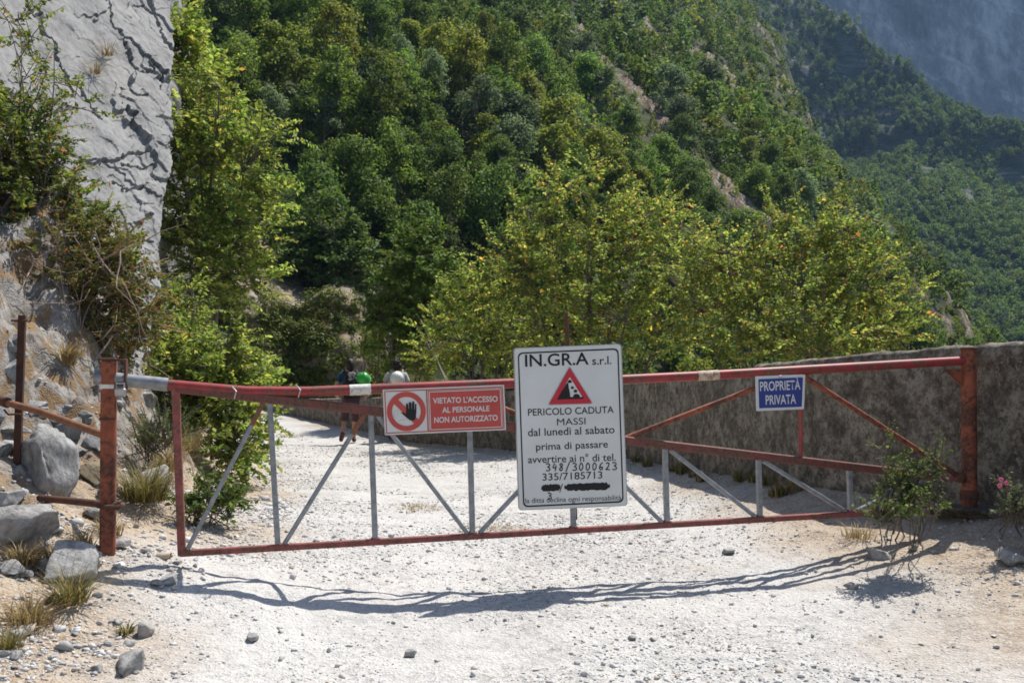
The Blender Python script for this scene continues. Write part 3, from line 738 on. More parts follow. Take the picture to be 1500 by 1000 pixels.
# tall sapling in front of the cliff corner
shrub('sapling', 'tall bright green sapling growing against the right edge of the grey cliff', 'tree', (-4.35, 14.5, .6),
      [(315, 245, 14.6, .8, .6, 1.1, 3.0), (290, 170, 14.8, .5, .4, .7, 1.1), (385, 200, 14.6, .5, .4, .22, .7), (390, 290, 14.4, .42, .4, .3, .7), (305, 370, 14.2, .85, .6, .6, 2.2), (262, 290, 14.4, .22, .3, .8, .8), (350, 410, 14.0, .5, .5, .35, 1.0), (360, 330, 14.4, .6, .5, .3, .8)],
      640, 24, .095, G1, 401, 5, .34, .25, None, .045, None, .5, 4)
shrub('leafy_bush', 'light green bush hanging over the road edge below the tall sapling', 'bush', (-3.3, 10.6, .5),
      [(310, 540, 10.6, .62, .5, .42, 2.2), (350, 600, 10.3, .32, .4, .35, 1.0), (258, 470, 11.6, .32, .4, .5, 1.0), (345, 660, 9.9, .22, .3, .3, .6), (265, 570, 10.3, .3, .3, .4, .7)],
      520, 24, .085, G1, 402, 6, .28, .1, None, .022, None, .5)
shrub('young_tree', 'slim yellow-green young tree on the slope just right of the cliff top', 'tree', (-6.3, 20, 1.0),
      [(262, 90, 20, .5, .6, .9, 1), (285, 130, 20, .7, .6, 1.0, 1), (262, 40, 20, .3, .5, .5, .5), (320, 200, 20, .9, .7, 1.0, 1)], 240, 18, .17, Y1, 403, 3, .5, .4, None, .05)
# the three big shrubs beyond the wall
def below(px, Y): 
    X = (px-750)/1500*Y; return (X, Y, fz(X, Y))
shrub('yellow_green_shrub', 'tall loose yellow-green shrub rising behind the white rockfall sign', 'shrub', below(870, 17.5),
      [(860, 335, 18, 1.0, .9, .55, .9), (825, 275, 18, .35, .5, .3, .35), (780, 320, 18, .35, .5, .3, .3), (880, 265, 18, .3, .4, .25, .2), (960, 300, 18, .5, .5, .2, .3), (930, 330, 18, .8, .8, .5, .9), (850, 410, 17.5, 1.5, 1.1, .8, 2.8), (760, 390, 17.5, .6, .8, .6, 1), (900, 480, 17, 1.6, 1.0, .8, 2.4), (985, 380, 17.5, .7, .8, .8, 1.2)],
      780, 26, .09, Y2, 411, 13, .46, .45, 'shrubs beyond the wall', .04)
shrub('yellow_green_shrub', 'broad rounded shrub with yellow and orange leaves behind the wall at the right', 'shrub', below(1150, 15),
      [(1150, 430, 15, 1.5, 1.1, .7, 3.6), (1190, 350, 15, .6, .6, .35, .9), (1205, 305, 15, .2, .3, .2, .2), (1140, 320, 15, .25, .3, .2, .2), (1060, 375, 15.3, .6, .7, .4, .9), (1010, 400, 15.6, .5, .7, .4, .8), (1260, 420, 14.8, .55, .6, .6, 1.2), (1240, 350, 15, .3, .4, .25, .4), (1060, 470, 15, .8, .8, .7, 1.6), (1290, 490, 14.2, .4, .5, .3, .7), (1190, 500, 14, 1.3, .8, .35, 1.6), (1330, 435, 14.2, .2, .3, .35, .2)],
      840, 26, .08, Y2, 412, 14, .40, .35, 'shrubs beyond the wall', .035)
shrub('yellow_green_shrub', 'low yellow-green shrub behind the wall between the walkers and the rockfall sign', 'shrub', below(700, 19),
      [(690, 480, 19, 1.1, .9, .75, 2.6), (640, 520, 24, .6, .6, .45, .8), (700, 420, 19, .55, .6, .4, .8), (760, 500, 18.5, .8, .8, .6, 1.4), (622, 545, 25, .4, .4, .25, .4)],
      430, 26, .09, Y1, 413, 9, .42, .4, 'shrubs beyond the wall', .035)
shrub('dark_green_tree', 'dense dull green conical tree standing behind the low shrub near the walkers', 'tree', (-3.6, 27, -2.5),
      [(610, 400, 26, 1.0, 1, .7, 1.2), (615, 450, 26, 1.3, 1.1, .9, 2.4), (580, 490, 26.5, .8, .9, .8, 1.2), (610, 360, 26, .45, .6, .5, .6), (640, 500, 27, .8, .8, .7, 1)], 620, 20, .17, leafmat('dull green leaves', GREENS['mid'], .36, 1.5, True, attr=True), 414, 5, .5, .3, None, .06)
# bush on the left bank, leaning over the slab
shrub('climbing_bush', 'dense green bush spilling over the lower left of the grey cliff', 'bush', U(40, 470, 8.6)-[0, 0, .2],
      [(28, 195, 8.9, .38, .3, .5, 2.2), (72, 285, 9.0, .33, .3, .45, 2.0), (20, 270, 8.6, .45, .4, .6, 2), (122, 345, 9.0, .28, .3, .34, 1.5), (-60, 250, 8.5, .5, .4, .8, 2), (55, 110, 9.2, .22, .2, .35, .35), (30, 40, 9.3, .18, .2, .3, .25), (165, 390, 9.0, .22, .25, .3, .9), (120, 150, 9.3, .2, .2, .15, .15)],
      760, 20, .062, G2, 421, 8, .24, .3, None, .018, None, .5, 6)
shrub('bramble', 'thin scrambling bramble with reddish leaves and bare stems under the climbing bush', 'bramble', U(120, 520, 8.3),
      [(110, 390, 8.5, .6, .35, .4, 1.5), (180, 420, 8.7, .25, .3, .45, 1.4), (200, 470, 8.7, .15, .3, .3, .5), (50, 400, 8.3, .4, .3, .3, .6), (150, 500, 8.5, .35, .3, .25, .5)], 260, 30, .055, leafmat('reddish bramble leaves', [(0, (.06, .08, .02)), (.6, (.13, .145, .035)), (.88, (.20, .14, .04)), (1, (.26, .10, .04))], .35, 1.3, True, attr=True), 422, 8, .30, .0, None, .007, M_TWIG, .55, 12)
# dead roots and twigs trailing down the rocky bank
rs = np.random.RandomState(55); b = MB()
for q in range(24):
    px, py = rs.uniform(-20, 215), rs.uniform(330, 520); p = U(px, py, 8.4+.2*rs.normal()); pts = [p]
    d = np.array([rs.uniform(-.6, .7), -.3, -1.0])
    for k in range(7):
        d = unit(d + rs.normal(size=3)*[.5, .25, .25]); nx = pts[-1] + d*.13; hh = fz(nx[0], nx[1]); nx[2] = max(nx[2], hh+.03); pts.append(nx)
    b.tube(pts, list(np.linspace(rs.uniform(.004, .010), .002, 8)), 5, False)
b.build('dead_roots', M_TWIG, None, False, U(100, 430, 8.4))
tag(bpy.data.objects['dead_roots'], 'tangle of pale dry roots and twigs trailing down the rocky bank', 'dead roots')

def blades(rs, c, n, h, spread, lean=.5, wd=.006):
    V, F = [], []
    for i in range(n):
        a = rs.uniform(0, 6.28); o = np.array([math.cos(a), math.sin(a), 0])*spread*rs.uniform(0, 1)**.7
        a2 = a + rs.normal()*.6; d = np.array([math.cos(a2), math.sin(a2), 0]); L = h*rs.uniform(.5, 1.15); ln = lean*rs.uniform(.3, 1.5)
        s = np.array([-d[1], d[0], 0])*wd*rs.uniform(.7, 1.3); k = len(V)
        for t in (0, .4, .75, 1): 
            p = c + o + d*(L*ln*t*t) + np.array([0, 0, L*(t - .35*ln*t*t)]); V += [p-s*(1-t*.95), p+s*(1-t*.95)]
        F += [(k+2*q, k+2*q+1, k+2*q+3, k+2*q+2) for q in range(3)]
    return V, F
DRY = leafmat('dry grass blades', [(0, (.18, .12, .06)), (.5, (.32, .23, .12)), (.8, (.44, .34, .19)), (1, (.19, .17, .06))], .25, 1.2, False)
GRN = leafmat('green grass blades', [(0, (.07, .075, .02)), (.5, (.16, .145, .05)), (1, (.34, .26, .12))], .3, 1.2, False)
def tuft(c, n, h, spread, mat, label, cat='grass tuft', group='grass tufts on the verges', lean=.6, seed=0, wd=.005):
    rs = np.random.RandomState(seed); V, F = blades(rs, np.zeros(3), n, h, spread, lean, wd)
    return tag(link('grass_tuft', npmesh('grass_tuft', V, F, mat), None, c), label, cat, group)
for i, (px, py, n, h, sp, mt, lab) in enumerate([
    (215, 735, 420, .34, .13, GRN, 'big shaggy half-dry grass tuft beside the right foot of the left gate post'), (245, 690, 240, .3, .1, DRY, 'straw-coloured grass tuft behind the shaggy one next to the pale boulder'),
    (270, 660, 200, .32, .12, DRY, 'dry grass tuft under the leafy bush at the road edge'), (185, 520, 140, .22, .06, DRY, 'small hanging dry tuft halfway up the rocky bank'), (95, 535, 160, .24, .07, DRY, 'brown dry tuft on the rocky bank right of the rusty stake'),
    (104, 885, 200, .2, .07, GRN, 'green and straw tuft on the soil bank below the stone blocks'), (88, 830, 160, .15, .08, DRY, 'dry tuft between the stone blocks and the soil bank'), (30, 830, 200, .16, .09, DRY, 'flat dry tuft in front of the stone blocks at the left edge'),
    (45, 915, 220, .15, .1, DRY, 'sprawling dry tuft low at the left edge'), (10, 950, 120, .12, .06, GRN, 'small green tuft in the lower left corner'), (185, 930, 50, .07, .03, GRN, 'tiny green tuft on the gravel edge'), (120, 800, 110, .12, .06, DRY, 'thin dry tuft in front of the left gate post'), (160, 785, 140, .13, .07, DRY, 'dry tuft around the foot of the left gate post'),
    (1258, 790, 90, .13, .12, DRY, 'straw tuft at the right end of the bottom rail'), (1160, 720, 150, .18, .12, DRY, 'dry tuft in the shade along the wall foot'), (1085, 705, 90, .22, .07, GRN, 'thin green tuft in the shade along the wall foot'), (1010, 690, 70, .15, .08, DRY, 'faint dry tuft at the edge of the wall shadow'),
    (1490, 765, 120, .14, .07, DRY, 'dry tuft at the right edge under the pink flowers'), (600, 745, 420, .035, .3, DRY, 'flat patch of dry grass on the road left of the rockfall sign'), (720, 775, 380, .03, .3, DRY, 'flat patch of dry grass on the road below the rockfall sign'), (425, 640, 80, .1, .3, DRY, 'dry patch far along the road near the bend')]):
    tuft(ground_at(px, py), n, h, sp, mt, lab, seed=900+i, lean=2.0 if h < .06 else 1.05, wd=.0038 if py > 640 else .008)
for i, (px, py) in enumerate([(140, 108), (158, 82)]):
    p = onslab(px, py, .03); tuft(p, 60, .26, .06, DRY, ('reddish dry tuft growing from a crack high on the cliff', 'small dry tuft above the reddish one on the cliff')[i], group='tufts on the cliff', lean=1.4, seed=950+i)
shrub('green_shrub', 'feathery green shrub at the foot of the rocky bank left of the gate upright', 'shrub', ground_at(232, 665), [(235, 640, 7.4, .16, .15, .1, 1), (215, 655, 7.4, .1, .1, .06, .5)], 90, 22, .035, G3, 431, 7, .2, .9, None, .008, None, .22)
shrub('green_weeds', 'low leafy green weeds just inside the left end of the gate', 'weeds', ground_at(310, 765), [(310, 728, 6.6, .17, .15, .09, 1), (290, 745, 6.5, .12, .1, .06, .6), (335, 740, 6.6, .06, .1, .06, .3)], 80, 14, .05, G3, 432, 9, .14, .5, None, .006)
shrub('tall_weeds', 'tall straggly green weeds growing through the right end of the gate', 'weeds', ground_at(1325, 790), [(1318, 735, 5.7, .09, .13, .11, 2.4), (1332, 700, 5.7, .09, .1, .10, 1), (1300, 745, 5.6, .12, .12, .07, 1), (1370, 680, 5.7, .05, .05, .12, .3), (1300, 655, 5.7, .04, .05, .06, .2), (1360, 740, 5.6, .1, .1, .08, .6)],
      170, 13, .032, G3, 433, 12, .11, .9, None, .005, None, .5, 0)
pf = shrub('pink_flower_plant', 'grey-green leafy plant with small pink flowers at the right edge', 'flower', ground_at(1492, 775), [(1490, 742, 5.6, .05, .07, .06, 1), (1512, 740, 5.6, .06, .08, .07, 1), (1474, 718, 5.6, .015, .03, .03, .3)], 70, 13, .026, leafmat('grey green leaves', GREENS['grey'], .3, 1.3, True, attr=True), 434, 8, .1, .9, None, .005)
b = MB(); rs = np.random.RandomState(3)
for px, py in [(1466, 702), (1474, 707), (1464, 711)]:
    c = U(px, py, 5.55)
    for k in range(6):
        a = k*1.05; d = np.array([math.cos(a), -.3, math.sin(a)])*.008; V, F = ICO0; b.add(c+d+V*[.007, .005, .006], F)
b.build('blossom', flat('pink petals', (.75, .16, .30), .6), pf)
# weeds scattered along the shaded foot of the wall
rs = np.random.RandomState(77)
for q in range(16):
    y = rs.uniform(7.5, 16); x = float(xr(y)) - rs.uniform(.05, .3); h = rs.uniform(.08, .2)
    tuft((x, y, fz(x, y)), 60, h, .06, GRN, 'small green weed tuft at the shaded foot of the concrete wall', 'weeds', 'weed tufts along the wall', .6, 1200+q, .006)

# rock cutting at the road bend, with dry grass on it
def outcrop(name, label, prof, depth, seed, nu=150, nv=70, amp=.55, run=3.5, foot=606):
    rs = np.random.RandomState(seed); L = np.array(prof, float); pxs = np.linspace(L[0, 0], L[-1, 0], nu); tp = np.interp(pxs, L[:, 0], L[:, 1]); dp = depth + np.interp(pxs, L[:, 0], L[:, 2])
    V = np.array([[U(px, t_+(foot-t_)*t, d + (1-t)*run) for px, t_, d in zip(pxs, tp, dp)] for t in np.linspace(0, 1, nv)])
    x, z = V[..., 0], V[..., 2]
    n = fbm(x*.7, z*.7, V[..., 1]*.3, 5, seed, .6); lg = vn(np.floor(z*1.6+.8*vn(x*.5, z*.5, 0, seed+5))*2.3, x*.5, 0, seed+6)
    V[..., 1] -= amp*n + .3*lg; V[..., 2] += .25*vn(x*.9, z*.9, 0, seed+3); V[..., 0] += .2*n
    top = V[0][None] + np.array([0, 1, .25])*np.linspace(9, .8, 6)[:, None, None]; V = np.concatenate([top, V])
    lo = V[-1].mean(0); e = thing(name, lo, label, 'rock outcrop')
    link('rock', npmesh('rock', V.reshape(-1, 3)-lo, gridfaces(V.shape[0], nu)[:, ::-1], M_BROWNROCK, True), e)
    VV, FF = [], []
    for q in range(420):
        r, c = rs.randint(2, V.shape[0]-6), rs.randint(2, nu-2)
        if vn(np.array(c*.09), np.array(r*.09), 0, seed+9) < -.15: continue
        v, f = blades(rs, V[r, c]-lo-[0, .05, 0], 16, .55, .3, 1.5, .016); FF += [tuple(i+len(VV) for i in g) for g in f]; VV += v
    link('grass', npmesh('grass', VV, FF, leafmat('cutting grass', [(0, (.10, .075, .03)), (.5, (.20, .15, .06)), (1, (.10, .12, .03))], .3, 1.2, False)), e)
    P, N, S = [], [], []
    for q in range(270):
        r, c = rs.randint(3, V.shape[0]-8), rs.randint(2, nu-2); R_ = rs.uniform(.3, .85); m = int(260*R_); d = unit(rs.normal(size=(m, 3)))
        P.append(V[r, c] + [0, -.15, 0] + d*R_*rs.uniform(.3, 1, m)[:, None]**.5*[1, .6, .8]); N.append(unit(d+[0, 0, .4])); S.append(rs.uniform(.1, .2, m))
    W, F = leafquads(np.concatenate(P), np.concatenate(N), np.concatenate(S), rs, .6, None, .1)
    link('undergrowth', npmesh('undergrowth', W-lo, F, leafmat('undergrowth leaves', GREENS['olive'], .35, 1.4, False)), e); return V
OV = outcrop('rock_outcrop', 'brown rocky cutting with dry grass rising behind the leafy bush and the two walkers', [(215, 380, -5), (300, 400, -3), (350, 418, -1), (395, 440, 0), (440, 452, 1), (470, 432, 1), (505, 428, 1), (530, 450, 2), (548, 500, 3), (575, 560, 5), (640, 600, 9)], 40, 601)
shrub('dark_bush', 'dark green bush overhanging the brown cutting behind the walkers', 'bush', U(520, 430, 49), [(515, 395, 48, 1.6, 1, 1.2, 2), (470, 345, 49, 1.8, 1, 1.6, 2), (560, 430, 47, 1.2, 1, 1.3, 1.6), (400, 380, 48, 1.4, 1, 1.0, 1.5)], 420, 16, .3, leafmat('dark bush leaves', GREENS['dark'], .3, 1.4, True, attr=True), 441, 2, .7, .3, None, .03)

# ================================================================== THE GATE
M_RED = rusty('red gate paint', (.31, .042, .042), (.20, .075, .05), .475, 7, .5)
M_BROWN = rusty('red-brown primer', (.19, .060, .050), (.14, .066, .046), .5, 9, .55)
M_POST = rusty('weathered red post paint', (.29, .085, .045), (.12, .048, .030), .50, 6, .7)
M_RAIL = rusty('dull red rail paint', (.28, .085, .075), (.19, .085, .06), .48, 9, .65)
M_ZINC = flat('galvanised steel', (.25, .26, .275), .5, .35, .4, .3, 25)
M_DARKRUST = rusty('dark rust', (.075, .04, .032), (.14, .06, .035), .5, 14, .85)
M_WHITEBAND = rusty('chipped white reflector', (.66, .63, .58), (.42, .26, .15), .40, 22, .6)
M_BEIGE = rusty('weathered sticker', (.58, .47, .36), (.34, .17, .10), .47, 25, .7)
M_WIRE = flat('tie wire', (.45, .45, .45), .4, .6)
M_TIP = rusty('rusted tube end', (.20, .10, .07), (.24, .10, .05), .5, 20, .7)

gate = thing('swing_gate', G(760, 800), 'long red and grey steel truss gate closing the gravel road', 'gate')
top = [G(x, y) for x, y in [(243, 563), (360, 573), (450, 573.5), (560, 569), (755, 561), (917, 555.5), (1040, 549.5), (1170, 542), (1300, 534.5), (1414, 528)]]
MB().tube(top, .028, 14).build('top_tube', M_RED, gate, True)
MB().tube([G(138, 553), G(166, 555), G(246, 563.3)], .036, 14).build('end_sleeve', M_ZINC, gate, True)
def band(px0, px1, py0, py1, mat, name):
    MB().tube([G(px0, py0), G(px1, py1)], .0297, 16, False).build(name, mat, gate, True)
band(512, 543, 571.2, 569.7, M_WHITEBAND, 'reflector_band'); band(1021, 1052, 550.6, 548.9, M_BEIGE, 'sticker')
for px, py in ((342, 575), (436, 573)):
    MB().tube([G(px-2, py-9, .04), G(px+4, py-2, .05), G(px+1, py+9, .035)], .004, 6).build('tie_wire', M_WIRE, gate)
W_ = .042
MB().bar(G(257, 568), G(1358, 696), .05, .05, bev=.006).build('diagonal_chord', M_BROWN, gate)
MB().bar(G(1354, 697), G(1408, 702), .03, .03).build('chord_end', M_RAIL, gate)
MB().bar(G(264, 810), G(1300, 749.5), .034, .034).build('bottom_rail', M_RAIL, gate)
MB().bar(G(257, 562), G(266.5, 813), .046, .04).build('end_upright', M_RAIL, gate)
def chord_y(x): return 568 + (x-257)*(128/1101)
def rail_y(x): return 810 - (x-264)*(60.5/1036)
for xt, xb in ((395, 407), (543, 549.5), (688, 692), (837, 840), (974, 977), (1111, 1113), (1244, 1246)):
    a, b_ = G(xt, chord_y(xt)+5), G(xb, rail_y(xb)-3)
    MB().bar(a, b_, .03, .03).build('web_upright', M_ZINC, gate)
for x0, x1 in ((386, 274), (534, 416), (553, 685), (832, 702), (846, 970), (981, 1107), (1117, 1239), (1352, 1254)):
    a, b_ = G(x0, chord_y(x0)+6), G(x1, rail_y(x1)-4); o = MB().bar(a, b_, .024, .024).build('web_brace', M_ZINC, gate)
    if x0 in (386, 534): MB().bar(a, a+(b_-a)*.16, .026, .026).build('rusted_tip', M_TIP, o)
for x0, y0, x1, y1 in ((884, 654, 1112, 566), (876, 654, 655, 565), (1176, 550, 1404, 697)):
    MB().tube([G(x0, y0), G(x1, y1)], .0165, 10).build('upper_brace', M_POST, gate, True)
MB().bar(G(1172, 548), G(1173, 676), .04, .012).build('sign_strut', M_RED, gate)
MB().bar(G(829, 457, -.05), G(843, 760, -.05), .05, .012).build('sign_bar', M_DARKRUST, gate)
b = MB(); q = [G(1382, 541), G(1409, 540), G(1409, 566)]
b.add([p + GN*.006 for p in q] + [p - GN*.006 for p in q], [(0, 1, 2), (5, 4, 3), (0, 3, 4, 1), (1, 4, 5, 2), (2, 5, 3, 0)]).build('gusset', M_POST, gate)
MB().lathe(G(1407, 699), [(.03, -.03), (.036, -.01), (.036, .01), (.03, .03)], 12).build('hinge', M_DARKRUST, gate)
for x in (268, 410, 550, 692, 840, 977, 1113, 1246):        # weld beads at the rail joints
    MB().box(G(x, rail_y(x)-5), .05, .036, .012, GD, bev=.005).build('joint', M_RAIL, gate)

# posts and fence pipes
def hz(p): return float(H(p[0], p[1], False))
f0 = G(159, 777); t0 = G(158, 527); lp = thing('gate_post', f0, 'square rusty red latch post with a white band at the left end of the gate', 'post', 'gate posts')
axis = unit(t0-f0)
MB().box((f0-axis*.25+t0)/2, .075, .075, np.linalg.norm(t0-f0)+.25, (np.array([1, .28, 0])), axis, .008).build('shaft', M_POST, lp)
def at(t): return f0 + (t0-f0)*t
MB().box(at(.845), .079, .079, .034, (1, .28, 0), axis, .008).build('white_band', M_WHITEBAND, lp)
MB().box(at(1.004), .081, .081, .014, (1, .28, 0), axis, .004).build('cap', M_DARKRUST, lp)
MB().box(at(.655), .080, .080, .012, (1, .28, 0), axis, .003).build('collar', M_DARKRUST, lp)
bb = MB(); c = at(.83) + np.array([.07, -.01, 0]); bb.box(c, .06, .03, .012, bev=.003).box(c+[.025, 0, .075], .012, .03, .16, bev=.003); bb.box(c+[-.01, 0, .15], .07, .03, .012, bev=.003).build('latch_bracket', M_DARKRUST, lp)
bb = MB(); c = at(.80) + np.array([.075, -.03, .01]); bb.tube([c+[-.02, 0, .02], c+[-.02, 0, .045], c+[.02, 0, .045], c+[.02, 0, .02]], .005, 8).box(c, .06, .025, .045, bev=.008).build('padlock', M_WIRE, lp)
bb = MB(); c = at(.15); pts = [c + .062*np.array([math.cos(a), math.sin(a), 0]) + [.01, 0, 0] for a in np.linspace(-2.7, 2.7, 14)]; bb.tube(pts, .011, 8).build('hook_ring', M_DARKRUST, lp, True)
f1, t1 = G(1420, 724), G(1419, 513); rp = thing('gate_post', f1, 'thick round orange-red hinge post against the wall at the right end of the gate', 'post', 'gate posts')
MB().tube([f1-[0, 0, .3], f1, t1], .046, 18).build('shaft', M_POST, rp, True)
MB().lathe(t1, [(.03, -.002), (.050, 0), (.050, .016), (.046, .02), (.01, .021)], 16).build('cap', M_DARKRUST, rp, True)
MB().lathe(f1, [(.055, -.03), (.058, .012), (.048, .03)], 16).build('foot_collar', M_DARKRUST, rp, True)
p0, p1 = U(17, 718, 5.95), U(39, 462, 6.05); bb = MB(); ax = unit(p1-p0)
bb.box((p0+p1)/2-ax*.1, .036, .006, np.linalg.norm(p1-p0)+.2, (1, .2, 0), ax, .001).box((p0+p1)/2-ax*.1+[.016, .018, 0], .006, .036, np.linalg.norm(p1-p0)+.2, (1, .2, 0), ax, .001)
tag(bb.build('rusty_stake', rusty('old dark iron', (.045, .026, .022), (.085, .04, .025), .5, 14, .9), None, False, p0), 'leaning dark rusty angle-iron stake among the rocks at the left edge', 'stake')
st = bpy.data.objects['rusty_stake']; MB().tube([p1-[.09, .0, .03], p1+[.01, -.01, -.03]], .008, 6).build('peg', M_DARKRUST, st)
pp = MB().tube([U(4, 588, 6.0), U(60, 603, 5.85), U(152, 637, 5.36)], .021, 10).build('rusty_pipe', rusty('bare rusty pipe', (.17, .09, .06), (.27, .12, .06), .5, 15, .7), None, True, U(80, 612, 5.7))
tag(pp, 'rusty brown pipe sloping from the leaning stake down to the left gate post', 'pipe', 'pipes at the left post')
MB().tube([U(0, 586, 6.0), U(12, 590, 5.98)], .031, 12).build('end_cap', M_DARKRUST, pp, True)
MB().tube([U(6, 600, 5.98), U(12, 607, 5.96), U(30, 606, 5.95)], .006, 6).build('hook', M_DARKRUST, pp)
tag(MB().tube([U(58, 729, 5.75), U(120, 735, 5.5), U(172, 741, 5.26)], .02, 10).build('dark_pipe', M_DARKRUST, None, True, U(110, 735, 5.5)), 'short dark pipe lying low between the stone blocks and the left gate post', 'pipe', 'pipes at the left post')

# ================================================================== SIGNS
M_SIGNW = flat('white sign enamel', (.66, .66, .635), .4, 0, .45, .07, 3); M_INK = flat('black lettering', (.012, .012, .014), .5, vary=.1)
M_SRED = flat('sign red', (.50, .075, .06), .45, 0, .35, .10, 5); M_SBLUE = flat('sign blue', (.030, .045, .23), .4, 0, .4, .08, 6); M_SWHITE = flat('sign white', (.64, .63, .60), .45, vary=.05)
M_ALU = flat('aluminium sheet', (.42, .42, .42), .45, .5); M_WRED = flat('triangle red', (.52, .03, .05), .4, vary=.06); M_GREYLINE = flat('grey line', (.38, .38, .38), .5, vary=.05)
def rrect(cs, r, n=6):
    """rounded quadrilateral from corners listed around the outline (pixels)"""
    out = []; m = len(cs); cs = [np.array(c, float) for c in cs]
    for i in range(m):
        p, a, c = cs[i], cs[i-1], cs[(i+1) % m]; u, v = (a-p)/np.linalg.norm(a-p)*r, (c-p)/np.linalg.norm(c-p)*r
        for t in np.linspace(0, 1, n): out.append(p + u*(1-t)**2 + v*t*t)
    return out
def sheet(name, pl, off, mat, root, thick=.0):
    b = MB(); n = len(pl); f = [G(x, y, off) for x, y in pl]
    if thick:
        r = [p - GN*thick for p in f]; b.add(f + r, [tuple(range(n-1, -1, -1)), tuple(range(n, 2*n))] + [(i, (i+1) % n, n+(i+1) % n, n+i) for i in range(n)])
    else: b.add(f, [tuple(range(n-1, -1, -1))])
    return b.build(name, mat, root)
def ringsheet(name, out, inn, off, mat, root):
    n = len(out); b = MB(); b.add([G(x, y, off) for x, y in out] + [G(x, y, off) for x, y in inn], [(i, n+i, n+(i+1) % n, (i+1) % n) for i in range(n)]); return b.build(name, mat, root)
_cap = {}
def text(name, s, L, R, cap, off, mat, root, bold=0.0):
    """one line of lettering between two baseline ends (pixels), cap height in pixels"""
    def mesh(t):
        c = bpy.data.curves.new('t', 'FONT'); c.body = t; c.size = 1; c.offset = bold; c.resolution_u = 4; c.fill_mode = 'FRONT'
        o = bpy.data.objects.new('t', c); COL.objects.link(o); dg = bpy.context.evaluated_depsgraph_get(); dg.update()
        m = bpy.data.meshes.new_from_object(o.evaluated_get(dg)); bpy.data.objects.remove(o); bpy.data.curves.remove(c); return m
    m = mesh(s); n = len(m.vertices); co = np.empty(n*3); m.vertices.foreach_get('co', co); co = co.reshape(-1, 3)
    h = mesh('H'); hc = np.empty(len(h.vertices)*3); h.vertices.foreach_get('co', hc); ch = hc.reshape(-1, 3)[:, 1].max()
    x0, x1 = co[:, 0].min(), co[:, 0].max(); L, R = np.array(L, float), np.array(R, float); dx = (R-L)/(x1-x0); up = np.array([-(R-L)[1]*0-.03, -1.0])*cap/ch
    P = np.array([G(*(L + dx*(x-x0) + up*y), off) for x, y, _ in co]) - base(root)
    m.vertices.foreach_set('co', P.ravel()); m.materials.clear(); m.materials.append(mat); m.update(); m.name = name
    return link(name, m, root)
def strokes(name, lines, wd, off, mat, root):
    b = MB()
    for ln in lines:
        ln = np.array(ln, float)
        d = np.gradient(ln, axis=0); d /= np.linalg.norm(d, axis=1)[:, None]+1e-9; nn = np.stack([-d[:, 1], d[:, 0]], 1)*wd/2
        k = len(ln); b.add([G(x, y, off) for x, y in ln+nn] + [G(x, y, off) for x, y in ln-nn], [(i, i+1, k+i+1, k+i) for i in range(k-1)])
    return b.build(name, mat, root)
# --- white rockfall sign
Z = lambda x, y: (720 + x/2.6333, 440 + y/2.6333)
WS = .045; ws = thing('rockfall_sign', G(838, 742, WS), 'large white sign with a red falling-rocks triangle and black text hanging on the gate', 'sign', 'signs on the gate')
corners = [Z(88, 187), Z(498, 170), Z(522, 788), Z(108, 806)]
sheet('panel', rrect(corners, 5), WS, M_SIGNW, ws, .006)
sheet('edge', rrect([(c[0]+(-1.2 if i in (0, 3) else 1.2), c[1]+(-1.2 if i < 2 else 1.2)) for i, c in enumerate(corners)], 5.5), WS-.004, M_ALU, ws, .012)
ringsheet('border', rrect([Z(101, 201), Z(490, 184), Z(510, 778), Z(122, 797)], 8), rrect([Z(106, 206), Z(485, 190), Z(505, 772), Z(127, 791)], 7), WS+.0015, M_INK, ws)
E = WS+.0015
for s, L, R, c, bo in [('IN.GR.A', (130, 255), (375, 246), 46, .012), ('s.r.l.', (389, 248), (463, 245), 31, .008), ('PERICOLO CADUTA', (141, 444), (472, 433), 26, 0.007), ('MASSI', (253, 481), (363, 477), 25, 0.0),
                       ('dal lunedì al sabato', (141, 523), (475, 511), 29, 0.006), ('prima di passare', (172, 577), (449, 566), 27, 0.006), ('avvertire ai n° di tel.', (141, 627), (480, 617), 28, 0.006),
                       ('335/7185713', (197, 694), (428, 685), 27, .004), ('la ditta declina ogni responsabilità', (131, 781), (500, 768), 19, 0)]:
    text('lettering', s, Z(*L), Z(*R), c/2.6333, E, M_INK, ws, bo)
DIG = {'3': [[(0, .9), (.3, 1), (.6, .85), (.55, .65), (.25, .52), (.6, .4), (.65, .15), (.3, 0), (0, .08)]], '4': [[(.35, 1), (0, .4), (.65, .42)], [(.55, .75), (.42, -.02)]],
       '8': [[(.55, .85), (.3, 1), (.08, .8), (.5, .4), (.45, .08), (.2, 0), (.02, .2), (.5, .7), (.55, .85)]], '/': [[(.6, 1.15), (0, -.15)]], '0': [[(.3, 1), (.05, .6), (.1, .1), (.35, 0), (.6, .35), (.55, .8), (.3, 1)]],
       '6': [[(.55, 1), (.2, .7), (.05, .25), (.25, 0), (.55, .15), (.5, .42), (.1, .35)]], '2': [[(.05, .8), (.3, 1), (.55, .8), (.4, .45), (0, 0), (.3, .08), (.65, .0)]]}
def hand(s, x0, x1, yb0, yb1, h):
    out = []; n = len(s)
    for i, ch in enumerate(s):
        x = x0 + (x1-x0)*i/n; y = yb0 + (yb1-yb0)*i/n; wdt = (x1-x0)/n*.95
        for ln in DIG[ch]:
            q = np.array(ln); t = np.linspace(0, len(q)-1, len(q)*4); X, Yq = np.interp(t, range(len(q)), q[:, 0]), np.interp(t, range(len(q)), q[:, 1])
            out.append([Z(x + a*wdt, y - b_*h) for a, b_ in zip(X, Yq)])
    return out
strokes('handwriting', hand('348/3000623', 210, 492, 657, 652, 29), 1.5, E+.001, M_INK, ws)
